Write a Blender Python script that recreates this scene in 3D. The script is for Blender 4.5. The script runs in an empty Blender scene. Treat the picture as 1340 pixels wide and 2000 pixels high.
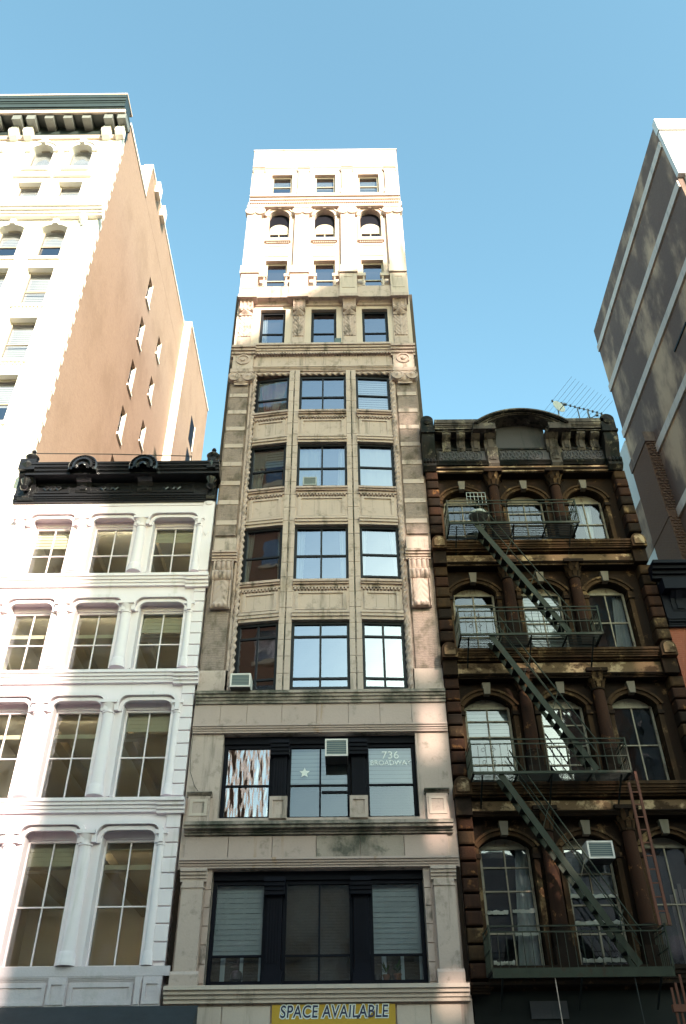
import bpy, math, random
from mathutils import Vector
R = math.radians
random.seed(7)
scene = bpy.context.scene
COL = scene.collection

# ------------------------------------------------------------------ camera
CAM_D, CAM_H = 23.7, 1.6            # metres from the house fronts (plane y = 0), eye height
cam = bpy.data.cameras.new('camera')
cam.sensor_fit = 'VERTICAL'; cam.sensor_height = 36.0; cam.lens = 36.0 * 1640 / 2000
cam.clip_start = 0.1; cam.clip_end = 3000
camo = bpy.data.objects.new('camera', cam); COL.objects.link(camo)
camo.location = (0, -CAM_D, CAM_H)
camo.rotation_mode = 'YXZ'
th, ro = R(37.9), R(-0.6)
Fv = Vector((0, math.cos(th), math.sin(th))); Uv = Vector((0, -math.sin(th), math.cos(th))); Rv = Vector((1, 0, 0))
R2 = Rv * math.cos(ro) + Uv * math.sin(ro); U2 = -Rv * math.sin(ro) + Uv * math.cos(ro)
from mathutils import Matrix
camo.rotation_mode = 'QUATERNION'
camo.rotation_quaternion = Matrix((R2, U2, -Fv)).transposed().to_quaternion()
scene.camera = camo

# ------------------------------------------------------------------ sky, sun, exposure
SUN_EL, SUN_AZ = 21.9, 25.0          # elevation; degrees to the right of straight behind the camera
w = bpy.data.worlds.new('World'); scene.world = w; w.use_nodes = True
wn = w.node_tree
sky = wn.nodes.new('ShaderNodeTexSky'); sky.sky_type = 'NISHITA'; sky.sun_disc = False
sky.sun_elevation = R(SUN_EL); sky.sun_rotation = R(180 - SUN_AZ)
sky.air_density = 1.0; sky.dust_density = 1.2; sky.ozone_density = 0.3
hue = wn.nodes.new('ShaderNodeMix'); hue.data_type = 'RGBA'; hue.blend_type = 'MULTIPLY'
hue.inputs[0].default_value = 1.0; hue.inputs[7].default_value = (.87, 1.17, 1.02, 1)
wn.links.new(sky.outputs[0], hue.inputs[6])
bg = wn.nodes['Background']; bg.inputs[1].default_value = 0.15
wn.links.new(hue.outputs[2], bg.inputs[0])
sun = bpy.data.lights.new('sun', 'SUN'); sun.energy = 5.0; sun.angle = R(0.53); sun.color = (1.0, 0.87, 0.71)
suno = bpy.data.objects.new('sun', sun); COL.objects.link(suno); suno.location = (20, -40, 60)
sd = Vector((math.sin(R(SUN_AZ)) * math.cos(R(SUN_EL)), -math.cos(R(SUN_AZ)) * math.cos(R(SUN_EL)), math.sin(R(SUN_EL))))
suno.rotation_mode = 'QUATERNION'; suno.rotation_quaternion = sd.to_track_quat('Z', 'Y')
scene.view_settings.view_transform = 'Standard'; scene.view_settings.look = 'None'
scene.view_settings.exposure = 1.6; scene.view_settings.gamma = 1.0
scene.render.engine = 'CYCLES'
scene.cycles.max_bounces = 8; scene.cycles.transparent_max_bounces = 16
scene.cycles.caustics_reflective = False; scene.cycles.caustics_refractive = False
scene.cycles.sample_clamp_indirect = 6

# ------------------------------------------------------------------ materials
def nd(nt, typ, **kw):
    n = nt.nodes.new(typ)
    for k, v in kw.items():
        if hasattr(n, k): setattr(n, k, v)
        else: n.inputs[k.replace('_', ' ')].default_value = v
    return n
def newmat(name):
    m = bpy.data.materials.new(name); m.use_nodes = True
    nt = m.node_tree
    return m, nt, nt.nodes['Principled BSDF'], nt.nodes['Material Output']
def mul(c, k): return (min(c[0] * k, 1), min(c[1] * k, 1), min(c[2] * k, 1), 1)
def noise(nt, scale, vec=(1, 1, 1), detail=5, rough=.6):
    g = nd(nt, 'ShaderNodeNewGeometry'); mp = nd(nt, 'ShaderNodeMapping'); mp.inputs['Scale'].default_value = vec
    nt.links.new(g.outputs['Position'], mp.inputs['Vector'])
    n = nd(nt, 'ShaderNodeTexNoise', Scale=scale, Detail=detail, Roughness=rough)
    nt.links.new(mp.outputs[0], n.inputs['Vector'])
    return n.outputs['Fac']
def ramp(nt, fac, a, b):
    r = nd(nt, 'ShaderNodeMapRange'); r.interpolation_type = 'SMOOTHSTEP'
    r.inputs[1].default_value = a; r.inputs[2].default_value = b
    nt.links.new(fac, r.inputs[0]); return r.outputs[0]
def mix(nt, fac, a, b, mode='MIX'):
    m = nd(nt, 'ShaderNodeMix', data_type='RGBA', blend_type=mode)
    for s, v in ((0, fac), (6, a), (7, b)):
        if isinstance(v, (int, float)): m.inputs[s].default_value = v
        elif isinstance(v, tuple): m.inputs[s].default_value = v if len(v) == 4 else (*v, 1)
        else: nt.links.new(v, m.inputs[s])
    return m.outputs[2]
def mathn(nt, op, a, b):
    m = nd(nt, 'ShaderNodeMath', operation=op)
    for i, v in enumerate((a, b)):
        if isinstance(v, (int, float)): m.inputs[i].default_value = v
        else: nt.links.new(v, m.inputs[i])
    return m.outputs[0]
def bump(nt, bsdf, h, strength, dist=.01):
    b = nd(nt, 'ShaderNodeBump', Strength=strength, Distance=dist)
    nt.links.new(h, b.inputs['Height']); nt.links.new(b.outputs[0], bsdf.inputs['Normal'])

def stone(name, base, var=.2, stain_or_light=None, samt=0.0, sth=(.5, .7), streak=(2.2, 2.2, .22), rough=.85, bmp=.35, grain=.12, big=.7, spec=.3, patch=None, pamt=0, pth=(.52, .62), pscale=1.6):
    m, nt, b, o = newmat(name)
    c = mix(nt, noise(nt, big, detail=6), mul(base, 1 - var), mul(base, 1 + var))
    fine = noise(nt, 18, detail=4)
    c = mix(nt, grain, c, mix(nt, fine, mul(base, .45), mul(base, 1.5)))
    if patch:
        f = mathn(nt, 'MULTIPLY', ramp(nt, noise(nt, pscale, detail=8, rough=.7), *pth), pamt)
        c = mix(nt, f, c, (*patch, 1))
    if stain_or_light:
        f = mathn(nt, 'MULTIPLY', ramp(nt, noise(nt, 1.0, streak, 7, .65), *sth), samt)
        c = mix(nt, f, c, (*stain_or_light, 1))
    nt.links.new(c, b.inputs['Base Color']); b.inputs['Roughness'].default_value = rough
    b.inputs['Specular IOR Level'].default_value = spec
    bump(nt, b, fine, bmp, .012)
    return m
def brick(name, c1, c2, mort, bw=.21, bh=.072, ms=.009, rough=.9, var=.25, bmp=.5, stain_or_light=None, samt=0, wob=0, streak=(.5, .5, .06)):
    m, nt, b, o = newmat(name)
    g = nd(nt, 'ShaderNodeNewGeometry'); s = nd(nt, 'ShaderNodeSeparateXYZ'); nt.links.new(g.outputs['Position'], s.inputs[0])
    u = mathn(nt, 'ADD', s.outputs[0], s.outputs[1]); z = s.outputs[2]
    if wob:
        u = mathn(nt, 'ADD', u, mathn(nt, 'MULTIPLY', noise(nt, 6), wob)); z = mathn(nt, 'ADD', z, mathn(nt, 'MULTIPLY', noise(nt, 5), wob))
    cb = nd(nt, 'ShaderNodeCombineXYZ'); nt.links.new(u, cb.inputs[0]); nt.links.new(z, cb.inputs[1])
    t = nd(nt, 'ShaderNodeTexBrick', Color1=(*c1, 1), Color2=(*c2, 1), Mortar=(*mort, 1), Scale=1.0, Bias=0.0)
    t.inputs['Mortar Size'].default_value = ms; t.inputs['Brick Width'].default_value = bw; t.inputs['Row Height'].default_value = bh
    nt.links.new(cb.outputs[0], t.inputs['Vector'])
    c = mix(nt, .5, t.outputs['Color'], mix(nt, noise(nt, .45, detail=7), mul(c1, 1 - var), mul(c2, 1 + var)))
    c = mix(nt, .3, c, mix(nt, noise(nt, 2.6, detail=8, rough=.75), mul(c1, .35), mul(c2, 1.75)))
    c = mix(nt, .35, c, mix(nt, noise(nt, 9, detail=4), mul(c1, .4), mul(c2, 1.6)))
    if stain_or_light:
        f = mathn(nt, 'MULTIPLY', ramp(nt, noise(nt, 1.0, streak, 6, .6), .45, .68), samt)
        c = mix(nt, f, c, (*stain_or_light, 1))
    nt.links.new(c, b.inputs['Base Color']); b.inputs['Roughness'].default_value = rough
    b.inputs['Specular IOR Level'].default_value = .06
    h = mathn(nt, 'SUBTRACT', noise(nt, 25), t.outputs['Fac'])
    bump(nt, b, h, bmp, .015)
    return m
def paint(name, col, rough=.5, var=.12, bmp=.05, scale=2.0, spec=.4, metal=0, rust=None, ramt=0):
    m, nt, b, o = newmat(name)
    c = mix(nt, noise(nt, scale), mul(col, 1 - var), mul(col, 1 + var))
    if rust:
        f = mathn(nt, 'MULTIPLY', ramp(nt, noise(nt, 5, (1, 1, .5), 7, .7), .52, .66), ramt)
        c = mix(nt, f, c, (*rust, 1))
    nt.links.new(c, b.inputs['Base Color']); b.inputs['Roughness'].default_value = rough
    b.inputs['Specular IOR Level'].default_value = spec; b.inputs['Metallic'].default_value = metal
    bump(nt, b, noise(nt, 30), bmp, .01)
    return m
def glass(name, refl=.18, tint=(.8, .85, .85), wavy=.02, wscale=.9, haze=None, hamt=0, fres=1.0, vec=(1, 1, 1)):
    m, nt, b, o = newmat(name); nt.nodes.remove(b)
    tr = nd(nt, 'ShaderNodeBsdfTransparent', Color=(*tint, 1)); gl = nd(nt, 'ShaderNodeBsdfGlossy', Roughness=.02, Color=(.80, .82, .98, 1))
    fr = nd(nt, 'ShaderNodeFresnel', IOR=1.5)
    f = mathn(nt, 'MINIMUM', mathn(nt, 'ADD', mathn(nt, 'MULTIPLY', fr.outputs[0], fres), refl), 1.0)
    bp = nd(nt, 'ShaderNodeBump', Strength=1.0, Distance=wavy); nt.links.new(noise(nt, wscale, vec, 2, .4), bp.inputs['Height'])
    nt.links.new(bp.outputs[0], gl.inputs['Normal'])
    mx = nd(nt, 'ShaderNodeMixShader'); nt.links.new(f, mx.inputs[0]); nt.links.new(tr.outputs[0], mx.inputs[1]); nt.links.new(gl.outputs[0], mx.inputs[2])
    out = mx.outputs[0]
    if haze:
        df = nd(nt, 'ShaderNodeBsdfDiffuse', Color=(*haze, 1)); m2 = nd(nt, 'ShaderNodeMixShader')
        nt.links.new(mathn(nt, 'MULTIPLY', ramp(nt, noise(nt, 2.2, detail=6), .25, .8), hamt), m2.inputs[0])
        nt.links.new(out, m2.inputs[1]); nt.links.new(df.outputs[0], m2.inputs[2]); out = m2.outputs[0]
    nt.links.new(out, o.inputs['Surface'])
    return m
def emit(name, col, s):
    m, nt, b, o = newmat(name); b.inputs['Base Color'].default_value = (*col, 1)
    b.inputs['Emission Color'].default_value = (*col, 1); b.inputs['Emission Strength'].default_value = s
    return m

LIME = (.48, .355, .315)
MT = dict(
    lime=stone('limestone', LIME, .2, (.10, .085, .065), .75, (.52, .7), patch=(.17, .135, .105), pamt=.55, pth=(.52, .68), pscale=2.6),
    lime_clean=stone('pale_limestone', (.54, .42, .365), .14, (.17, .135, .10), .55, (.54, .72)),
    lime_dirty=stone('soot_stained_limestone', (.35, .27, .235), .25, (.035, .04, .03), .92, (.42, .62), (.55, .55, .5), patch=(.05, .055, .04), pamt=.6, pth=(.48, .6)),
    lime_rust=stone('rust_streaked_limestone', (.44, .32, .29), .16, (.30, .15, .05), .8, (.57, .68), (1.1, 1.1, .12), patch=(.08, .08, .06), pamt=.45, pth=(.55, .68)),
    lime_orn=stone('carved_limestone', (.44, .315, .28), .2, (.07, .055, .04), .75, (.5, .66), (3, 3, 1.6)),
    rough_brick=brick('rough_yellow_brick', (.40, .285, .25), (.29, .21, .185), (.14, .105, .09), .32, .062, .012, bmp=1.0, wob=.09, stain_or_light=(.10, .08, .06), samt=.75, streak=(2.2, 2.2, 1.6)),
    side_brick=brick('soot_dark_brick', (.12, .09, .075), (.08, .06, .05), (.07, .06, .055)),
    tan_brick=brick('tan_brick', (.39, .275, .215), (.29, .195, .15), (.45, .355, .295), stain_or_light=(.22, .145, .105), samt=.4, streak=(.35, .35, .25)),
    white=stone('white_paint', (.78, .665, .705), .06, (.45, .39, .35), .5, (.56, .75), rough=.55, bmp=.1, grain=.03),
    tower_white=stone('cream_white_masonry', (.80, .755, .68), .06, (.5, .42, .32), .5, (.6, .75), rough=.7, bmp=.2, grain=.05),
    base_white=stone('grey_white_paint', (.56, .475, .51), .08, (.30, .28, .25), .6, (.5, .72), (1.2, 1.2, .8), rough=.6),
    black=paint('glossy_black_paint', (.012, .012, .014), .22, .3, .25, spec=.5),
    navy=paint('blue_black_iron', (.006, .006, .011), .55, .3, .1, spec=.08),
    frame_dark=paint('dark_bronze_frame', (.012, .012, .017), .5, .2, spec=.2),
    frame_white=paint('white_window_frame', (.78, .68, .72), .5, .05),
    frame_tan=paint('tan_window_frame', (.42, .36, .28), .6, .1),
    frame_worn=paint('worn_pale_frame', (.24, .20, .155), .75, .35, .3, rust=(.10, .06, .04), ramt=.8),
    brown=stone('brownstone', (.023, .0135, .0095), .35, (.02, .014, .012), .85, (.42, .62), (1.6, 1.6, .5), patch=(.18, .10, .05), pamt=.65, pth=(.58, .70), pscale=2.4, bmp=.7, spec=0.05),  # golden patches put dappled sunlight into the colour along with wear
    brown_lit=stone('worn_sunlit_brownstone', (.055, .030, .017), .3, (.03, .018, .012), .9, (.45, .6), (1.8, 1.8, .7), patch=(.27, .165, .085), pamt=.75, pth=(.54, .66), bmp=.7, spec=0.05),  # tan patches paint in sunlit highlights together with worn stone
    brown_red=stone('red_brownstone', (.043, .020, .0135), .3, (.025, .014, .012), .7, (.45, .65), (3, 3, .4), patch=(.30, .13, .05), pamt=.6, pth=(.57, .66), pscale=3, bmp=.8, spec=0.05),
    keyst=stone('grey_keystone', (.16, .125, .10), .15, (.10, .09, .06), .6),
    iron_dk=stone('weathered_iron_cornice', (.020, .0155, .0145), .3, (.006, .009, .009), .8, (.42, .6), (3, 3, .8), patch=(.22, .175, .125), pamt=.7, pth=(.54, .66), pscale=3.2, rough=.5, spec=0.05),
    iron_lit=stone('lit_worn_grey_iron', (.085, .066, .058), .3, (.02, .018, .016), .85, (.48, .62), (3, 3, 1.5), patch=(.30, .25, .19), pamt=.6, rough=.55, spec=0.05),  # lighter copy of the cornice iron, light on projecting fronts painted in
    iron_panel=stone('grey_iron_panel', (.070, .064, .07), .15, (.03, .04, .04), .6, rough=.55, spec=0.05),
    fire_green=paint('green_fire_escape_paint', (.036, .039, .029), .5, .35, .3, 4, spec=.12, rust=(.045, .028, .02), ramt=.7),
    fire_dark=paint('dark_fire_escape_iron', (.007, .008, .008), .6, .3, spec=.2), frieze_pale=stone('worn_sunlit_frieze', (.14, .087, .052), .35, (.035, .02, .013), .9, (.5, .6), (1.2, 1.2, 2.2), patch=(.46, .32, .20), pamt=.75, pth=(.52, .6), bmp=.7, spec=0.05),  # pale frieze: golden sunlight painted into the stone colour, with some wear
    rust=paint('rust_red_ladder', (.12, .036, .02), .75, .3, .3, 5, rust=(.08, .03, .02), ramt=.6),
    red_brick=brick('red_brick', (.30, .095, .055), (.24, .075, .05), (.26, .16, .12), bmp=.6),
    dark_brick=brick('brown_chimney_brick', (.20, .105, .075), (.14, .08, .06), (.20, .16, .14), .24, .085, .012, bmp=1.0),
    grey_brick=brick('grey_brown_party_wall', (.21, .142, .125), (.155, .108, .096), (.13, .105, .095), stain_or_light=(.56, .38, .27), samt=.95, streak=(.42, .42, .2), bmp=.5),  # pale warm streaks are reflected sunlight painted into the brick colour
    band=stone('pale_concrete_band', (.58, .49, .45), .18, (.22, .2, .19), .5),
    stucco=stone('pale_lilac_stucco', (.62, .60, .60), .08),
    tower_iron=paint('dark_green_iron', (.025, .035, .033), .4, .3), tower_edge=stone('worn_rose_edge', (.45, .36, .30), .2),
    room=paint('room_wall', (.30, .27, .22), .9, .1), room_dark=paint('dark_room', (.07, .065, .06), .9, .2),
    room_white=paint('office_plaster', (.50, .46, .37), .9, .12, .1, .6), beam=paint('office_beam', (.32, .26, .17), .9, .15),
    blind=paint('white_blind', (.62, .62, .60), .9, .06, .1, 1.2), curtain=paint('sheer_curtain', (.70, .70, .68), .9, .06),
    red_cloth=paint('red_cloth', (.30, .05, .035), .9, .4),
    g_sky=glass('sky_reflecting_glass', .22, (.5, .54, .56), .004, 1.1),
    g_wavy=glass('old_wavy_glass', .16, (.5, .55, .56), .035, 2.0, vec=(2.2, 1, .55)),
    g_low=glass('low_sheen_glass', .02, (.85, .88, .9), .006, 1.3, (.2, .22, .24), .15, fres=.8), g_mid=glass('soft_reflecting_glass', .04, (.55, .6, .62), .005, 1.1),
    cloth_grey=paint('grey_net_curtain', (.42, .46, .50), .9, .15), tower_mod=paint('grey_green_iron', (.16, .17, .16), .5, .2),
    g_dim=glass('dusty_glass', .09, (.55, .6, .62), .006, 1.3, (.42, .45, .46), .28),
    g_clear=glass('clear_office_glass', .04, (.88, .9, .87), .004, .8, (.5, .5, .46), .08, fres=1.0),
    g_brown=glass('old_uneven_glass', .08, (.5, .52, .55), .006, 1.5, (.12, .13, .15), .1),
    g_tower=glass('bright_blind_glass', .16, (.75, .78, .8), .004, 1.0),
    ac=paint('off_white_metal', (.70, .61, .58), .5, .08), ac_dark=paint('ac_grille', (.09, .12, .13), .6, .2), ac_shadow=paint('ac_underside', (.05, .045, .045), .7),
    sign=stone('mustard_vinyl', (.50, .29, .035), .1, (.35, .2, .03), .3, rough=.55, bmp=.1), ink=paint('navy_ink', (.03, .03, .075), .6), ink_white=paint('white_ink', (.75, .75, .72), .6),
    vinyl=paint('frosted_vinyl', (.9, .9, .9), .8), awning=paint('charcoal_awning_canvas', (.022, .025, .03), .85, .4, .4, 3),
    asphalt=stone('asphalt', (.05, .05, .052), .2), paving=stone('concrete_paving', (.30, .29, .27), .15), roof=stone('tar_roof', (.09, .085, .08), .2),
    dish=paint('grey_dish', (.40, .40, .38), .5), alu=paint('antenna_metal', (.10, .11, .13), .45, .1, metal=.3), cable=paint('black_cable', (.02, .02, .02), .7),
    leaf=paint('leaf', (.07, .12, .03), .6, .3), pot=paint('terracotta', (.26, .11, .06), .8), pot_dark=paint('dark_pot', (.07, .05, .05), .5),
    opp_brown=brick('opposite_red_brown_brick', (.22, .10, .065), (.17, .08, .05), (.2, .14, .1)), opp_tan=stone('opposite_tan_stone', (.42, .31, .21), .2),
    lamp=emit('added_room_light', (1.0, .95, .76), 30.0), galv=stone('galvanised_sheet', (.30, .30, .29), .2, rough=.5),
)

# ------------------------------------------------------------------ mesh kit
ORG = {}
def W(o): return ORG.get(o.name, Vector((0, 0, 0))) if o else Vector((0, 0, 0))
class M:
    def __init__(s): s.v = []; s.f = []
    def add(s, vs, fs):
        b = len(s.v); s.v += [tuple(v) for v in vs]; s.f += [tuple(i + b for i in f) for f in fs]; return s
    def box(s, x0, x1, y0, y1, z0, z1):
        return s.add([(x0, y0, z0), (x1, y0, z0), (x1, y1, z0), (x0, y1, z0), (x0, y0, z1), (x1, y0, z1), (x1, y1, z1), (x0, y1, z1)],
                     [(0, 3, 2, 1), (4, 5, 6, 7), (0, 1, 5, 4), (1, 2, 6, 5), (2, 3, 7, 6), (3, 0, 4, 7)])
    def rbox(s, x0, x1, y0, y1, z0, z1, b):                      # block with pillowed front (front = y0)
        vs = []
        for (yy, k) in ((y1, 0), (y0 + b, 0), (y0 + b * .3, b * .3), (y0, b)):
            vs += [(x0 + k, yy, z0 + k), (x1 - k, yy, z0 + k), (x1 - k, yy, z1 - k), (x0 + k, yy, z1 - k)]
        fs = [(15, 14, 13, 12)[::-1], (0, 3, 2, 1)[::-1]]
        for r in range(3):
            for i in range(4):
                j = (i + 1) % 4; fs.append((r * 4 + i, r * 4 + j, r * 4 + 4 + j, r * 4 + 4 + i))
        return s.add(vs, fs)
    def prof(s, x0, x1, pts, ends=True):                          # polygon (y, z) swept along x
        n = len(pts); vs = [(x0, y, z) for y, z in pts] + [(x1, y, z) for y, z in pts]
        fs = [(i, (i + 1) % n, n + (i + 1) % n, n + i) for i in range(n)]
        if ends: fs += [tuple(range(n))[::-1], tuple(range(n, 2 * n))]
        return s.add(vs, fs)
    def poly(s, pts, y0, y1):                                     # polygon (x, z) swept along y
        n = len(pts); vs = [(x, y0, z) for x, z in pts] + [(x, y1, z) for x, z in pts]
        return s.add(vs, [(i, (i + 1) % n, n + (i + 1) % n, n + i) for i in range(n)] + [tuple(range(n))[::-1], tuple(range(n, 2 * n))])
    def plan(s, pts, z0, z1):                                     # polygon (x, y) raised along z
        n = len(pts); vs = [(x, y, z0) for x, y in pts] + [(x, y, z1) for x, y in pts]
        return s.add(vs, [(i, (i + 1) % n, n + (i + 1) % n, n + i) for i in range(n)] + [tuple(range(n))[::-1], tuple(range(n, 2 * n))])
    def lathe(s, cx, cy, pts, n=16, axis='z', a0=0, a1=2 * math.pi):
        vs = []; full = abs(a1 - a0 - 2 * math.pi) < 1e-6; m = n if full else n + 1
        for r, z in pts:
            for i in range(m):
                a = a0 + (a1 - a0) * i / n
                if axis == 'z': vs.append((cx + r * math.cos(a), cy + r * math.sin(a), z))
                else: vs.append((cx + r * math.cos(a), z, cy + r * math.sin(a)))     # axis y: (cx, cz)
        fs = []
        for k in range(len(pts) - 1):
            for i in range(n):
                j = (i + 1) % m if full else i + 1
                fs.append((k * m + i, k * m + j, (k + 1) * m + j, (k + 1) * m + i))
        if full: fs += [tuple(range(m))[::-1], tuple(range((len(pts) - 1) * m, len(pts) * m))]
        return s.add(vs, fs)
    def tube(s, pts, r, n=6):
        pts = [Vector(p) for p in pts]; vs = []
        for i, p in enumerate(pts):
            t = (pts[min(i + 1, len(pts) - 1)] - pts[max(i - 1, 0)]).normalized()
            a = t.cross(Vector((0, 0, 1)));
            if a.length < .05: a = t.cross(Vector((1, 0, 0)))
            a.normalize(); b = t.cross(a)
            vs += [p + (a * math.cos(2 * math.pi * k / n) + b * math.sin(2 * math.pi * k / n)) * r for k in range(n)]
        fs = [(i * n + k, i * n + (k + 1) % n, (i + 1) * n + (k + 1) % n, (i + 1) * n + k) for i in range(len(pts) - 1) for k in range(n)]
        fs += [tuple(range(n))[::-1], tuple(range((len(pts) - 1) * n, len(pts) * n))]
        return s.add(vs, fs)
    def bar(s, p, q, wx, wy):                                     # flat bar between two points, section wx by wy
        p, q = Vector(p), Vector(q); t = (q - p).normalized(); a = t.cross(Vector((0, 1, 0)))
        if a.length < .05: a = Vector((1, 0, 0))
        a.normalize(); b = t.cross(a); vs = []
        for c in (p, q):
            vs += [c + a * i * wx / 2 + b * j * wy / 2 for i, j in ((-1, -1), (1, -1), (1, 1), (-1, 1))]
        return s.add(vs, [(0, 3, 2, 1), (4, 5, 6, 7), (0, 1, 5, 4), (1, 2, 6, 5), (2, 3, 7, 6), (3, 0, 4, 7)])
    def relief(s, x0, x1, z0, z1, y, fn, nx, nz):                 # carved panel: fn(u, v) metres proud of y
        vs = []; fs = []
        for j in range(nz + 1):
            for i in range(nx + 1):
                u, v = i / nx, j / nz
                d = 0 if i in (0, nx) or j in (0, nz) else fn(u, v)
                vs.append((x0 + (x1 - x0) * u, y - d, z0 + (z1 - z0) * v))
        for j in range(nz):
            for i in range(nx):
                a = j * (nx + 1) + i; fs.append((a, a + 1, a + nx + 2, a + nx + 1))
        return s.add(vs, fs)
    def arch(s, xc, hw, zs, rise, th, y0, y1, n=12, lo=0, hi=1):  # curved band over an opening
        r = (hw * hw + rise * rise) / (2 * rise); cz = zs + rise - r; a = math.asin(min(1, hw / r)) if rise <= hw else math.pi - math.asin(hw / r)
        for i in range(n):
            q = [-a + 2 * a * (lo + (hi - lo) * (i + k) / n) for k in (0, 1)]
            pts = [(xc + r * math.sin(q[0]), cz + r * math.cos(q[0])), (xc + r * math.sin(q[1]), cz + r * math.cos(q[1])),
                   (xc + (r + th) * math.sin(q[1]), cz + (r + th) * math.cos(q[1])), (xc + (r + th) * math.sin(q[0]), cz + (r + th) * math.cos(q[0]))]
            s.poly(pts, y0, y1)
        return s
    def spandrel(s, xc, hw, zs, rise, ztop, y0, y1, n=12):        # fills between a curved head and a straight top
        r = (hw * hw + rise * rise) / (2 * rise); cz = zs + rise - r
        for i in range(n):
            xs = [xc - hw + 2 * hw * (i + k) / n for k in (0, 1)]
            zz = [cz + math.sqrt(max(r * r - (x - xc) ** 2, 0)) for x in xs]
            s.poly([(xs[0], zz[0]), (xs[1], zz[1]), (xs[1], ztop), (xs[0], ztop)], y0, y1)
        return s
    def wall(s, x0, x1, z0, z1, holes, y0, y1):                   # slab with rectangular openings and their reveals
        xs = sorted({x0, x1, *[h[0] for h in holes], *[h[1] for h in holes]}); zs = sorted({z0, z1, *[h[2] for h in holes], *[h[3] for h in holes]})
        xs = [x for x in xs if x0 - 1e-6 <= x <= x1 + 1e-6]; zs = [z for z in zs if z0 - 1e-6 <= z <= z1 + 1e-6]
        solid = lambda i, j: 0 <= i < len(xs) - 1 and 0 <= j < len(zs) - 1 and not any(h[0] < (xs[i] + xs[i + 1]) / 2 < h[1] and h[2] < (zs[j] + zs[j + 1]) / 2 < h[3] for h in holes)
        for i in range(len(xs) - 1):
            for j in range(len(zs) - 1):
                if not solid(i, j): continue
                a, b, c, d = xs[i], xs[i + 1], zs[j], zs[j + 1]
                s.add([(a, y0, c), (b, y0, c), (b, y0, d), (a, y0, d)], [(0, 1, 2, 3)])
                s.add([(a, y1, c), (b, y1, c), (b, y1, d), (a, y1, d)], [(3, 2, 1, 0)])
                if not solid(i - 1, j): s.add([(a, y0, c), (a, y1, c), (a, y1, d), (a, y0, d)], [(3, 2, 1, 0)])
                if not solid(i + 1, j): s.add([(b, y0, c), (b, y1, c), (b, y1, d), (b, y0, d)], [(0, 1, 2, 3)])
                if not solid(i, j - 1): s.add([(a, y0, c), (b, y0, c), (b, y1, c), (a, y1, c)], [(3, 2, 1, 0)])
                if not solid(i, j + 1): s.add([(a, y0, d), (b, y0, d), (b, y1, d), (a, y1, d)], [(0, 1, 2, 3)])
        return s
    def xf(s, fn): s.v = [fn(*v) for v in s.v]; return s
    def build(s, name, mat, parent=None, label=None, smooth=False, kind=None):
        xs = [v[0] for v in s.v]; ys = [v[1] for v in s.v]; zs = [v[2] for v in s.v]
        c = Vector(((min(xs) + max(xs)) / 2, (min(ys) + max(ys)) / 2, min(zs)))
        me = bpy.data.meshes.new(name); me.from_pydata([(v[0] - c.x, v[1] - c.y, v[2] - c.z) for v in s.v], [], s.f)
        me.materials.append(MT[mat] if isinstance(mat, str) else mat)
        if smooth:
            me.polygons.foreach_set('use_smooth', [True] * len(me.polygons)); me.set_sharp_from_angle(angle=R(40))
        o = bpy.data.objects.new(name, me); COL.objects.link(o); o.parent = parent; o.location = c - W(parent); ORG[o.name] = c
        if label: o['label'] = label
        if kind: o['kind'] = kind
        return o
def thing(name, label, cat, loc, group=None):
    o = bpy.data.objects.new(name, None); COL.objects.link(o); o.location = loc; ORG[o.name] = Vector(loc)
    o.empty_display_size = .3; o['label'] = label; o['category'] = cat
    if group: o['group'] = group
    return o
def tag(o, label, cat, group=None):
    o['label'] = label; o['category'] = cat
    if group: o['group'] = group
    return o
def inst(o, d, parent=None):                                      # copy of one part, moved by d
    c = o.copy(); COL.objects.link(c); p = parent or o.parent; c.parent = p
    c.location = W(o) + Vector(d) - W(p); ORG[c.name] = W(o) + Vector(d); return c
def inst_tree(o, d, parent=None):
    c = inst(o, d, parent)
    for ch in list(o.children): inst(ch, d, c)
    return c
def S(p): return (CAM_D - p) / CAM_D                              # size of a thing p metres in front of the wall plane
def PX(x, p): return x * S(p)
def PZ(z, p): return CAM_H + (z - CAM_H) * S(p)
def pbox(m, x0, x1, z0, z1, p, back=0.0): return m.box(PX(x0, p), PX(x1, p), -p, back, PZ(z0, p), PZ(z1, p))

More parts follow.
